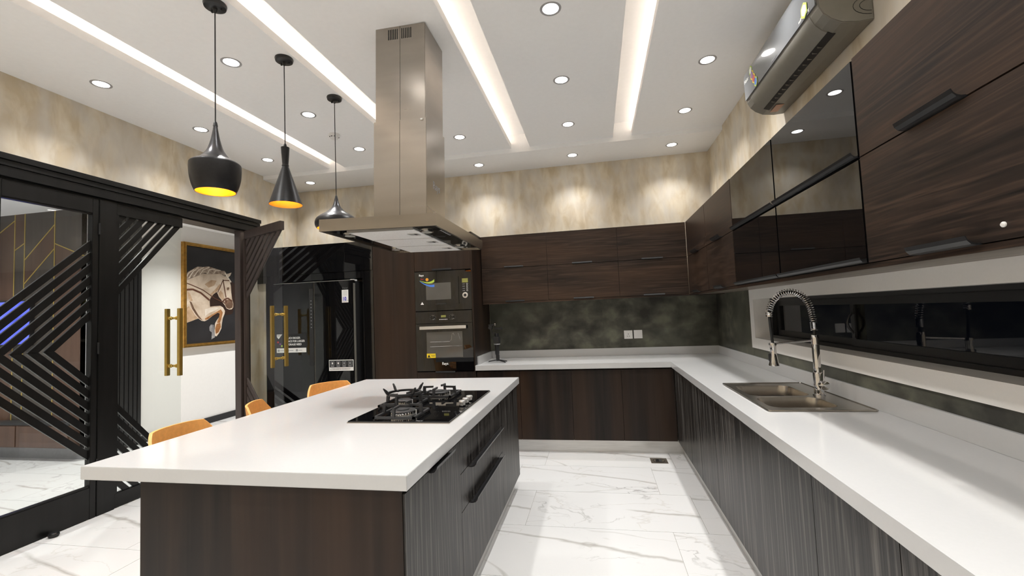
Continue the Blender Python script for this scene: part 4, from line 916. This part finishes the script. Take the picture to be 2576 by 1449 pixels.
MB().box(gx-.085, gx-.045, gy-.02, gy+.02, ZT+.395, ZT+.415).box(gx-.09, gx-.005, gy-.024, gy+.024, ZT+.408, ZT+.420).build('camera_plate', blackm, gm, bevel=.003)
MB().box(gx-.022, gx+.056, gy-.012, gy+.012, ZT+.362, ZT+.378).box(gx+.03, gx+.06, gy-.02, gy+.02, ZT+.355, ZT+.385).bar((gx-.03, gy, ZT+.40), (gx-.015, gy, ZT+.365), .012, .012).build('tilt_arm', blackm, gm, bevel=.003)
MB().box(gx-.022, gx-.008, gy-.014, gy-.006, ZT+.405, ZT+.428).build('clamp_lever', chrome, gm, bevel=.002)
# ------------------------------------------------------------------ stools
def stool(label, loc, rot):
    t = thing('bar_stool', label, 'stool', loc, 'ochre stools along the island', local=True); t.rotation_euler = (0, 0, rot)
    # shell: the back is at -x, the seat opens to +x
    nphi, nz = 36, 7; vs = []; fs = []
    for th in (0, .012):
        for i in range(nphi+1):
            ph_ = math.radians(-112+224*i/nphi); c_, s_ = math.cos(ph_), math.sin(ph_)
            ux_, uy_ = -math.copysign(abs(c_)**.62, c_), math.copysign(abs(s_)**.62, s_)
            drop = min(1, max(0, (ux_+.86)/.75)); ztop = .936-.012*uy_**2-.20*drop**.9; zb = .60
            for k in range(nz+1):
                q = k/nz; sc = .160+.045*q**.7-th
                vs.append((ux_*sc, uy_*sc, zb+(ztop-zb)*q))
    m = (nphi+1)*(nz+1); g = lambda s, i, k: s*m+i*(nz+1)+k
    for i in range(nphi):
        for k in range(nz): fs += [(g(0, i, k), g(0, i+1, k), g(0, i+1, k+1), g(0, i, k+1)), (g(1, i, k+1), g(1, i+1, k+1), g(1, i+1, k), g(1, i, k))]
        fs += [(g(0, i, nz), g(0, i+1, nz), g(1, i+1, nz), g(1, i, nz)), (g(1, i, 0), g(1, i+1, 0), g(0, i+1, 0), g(0, i, 0))]
    for i in (0, nphi):
        for k in range(nz): fs.append((g(0, i, k), g(0, i, k+1), g(1, i, k+1), g(1, i, k)))
    MB().add(vs, fs).build('back_shell', orange, t, smooth=True)
    MB().lathe([(.13, .575), (.150, .59), (.152, .61), (.142, .635), (.09, .645), (.02, .64)], (.005, 0, 0), 32).build('seat', orange, t, smooth=True)
    MB().lathe([(.028, .30), (.028, .575)], (0, 0, 0), 20).build('gas_lift', chrome, t, smooth=True)
    MB().lathe([(.034, .03), (.034, .32)], (0, 0, 0), 20).build('column', blackm, t, smooth=True)
    MB().lathe([(.165, 0), (.165, .006), (.05, .02), (.036, .03)], (0, 0, 0), 36).build('base', blackm, t, smooth=True)
    return t
stool('ochre low-back bar stool at the island, nearest the viewer', (-1.965, 1.945, 0), 0)
stool('ochre low-back bar stool at the island, middle one', (-2.022, 2.58, 0), math.radians(25))
stool('ochre low-back bar stool at the island, farthest one', (-2.03, 3.20, 0), math.radians(-36))
for o in bpy.data.objects:
    if 'o' in o: del o['o']
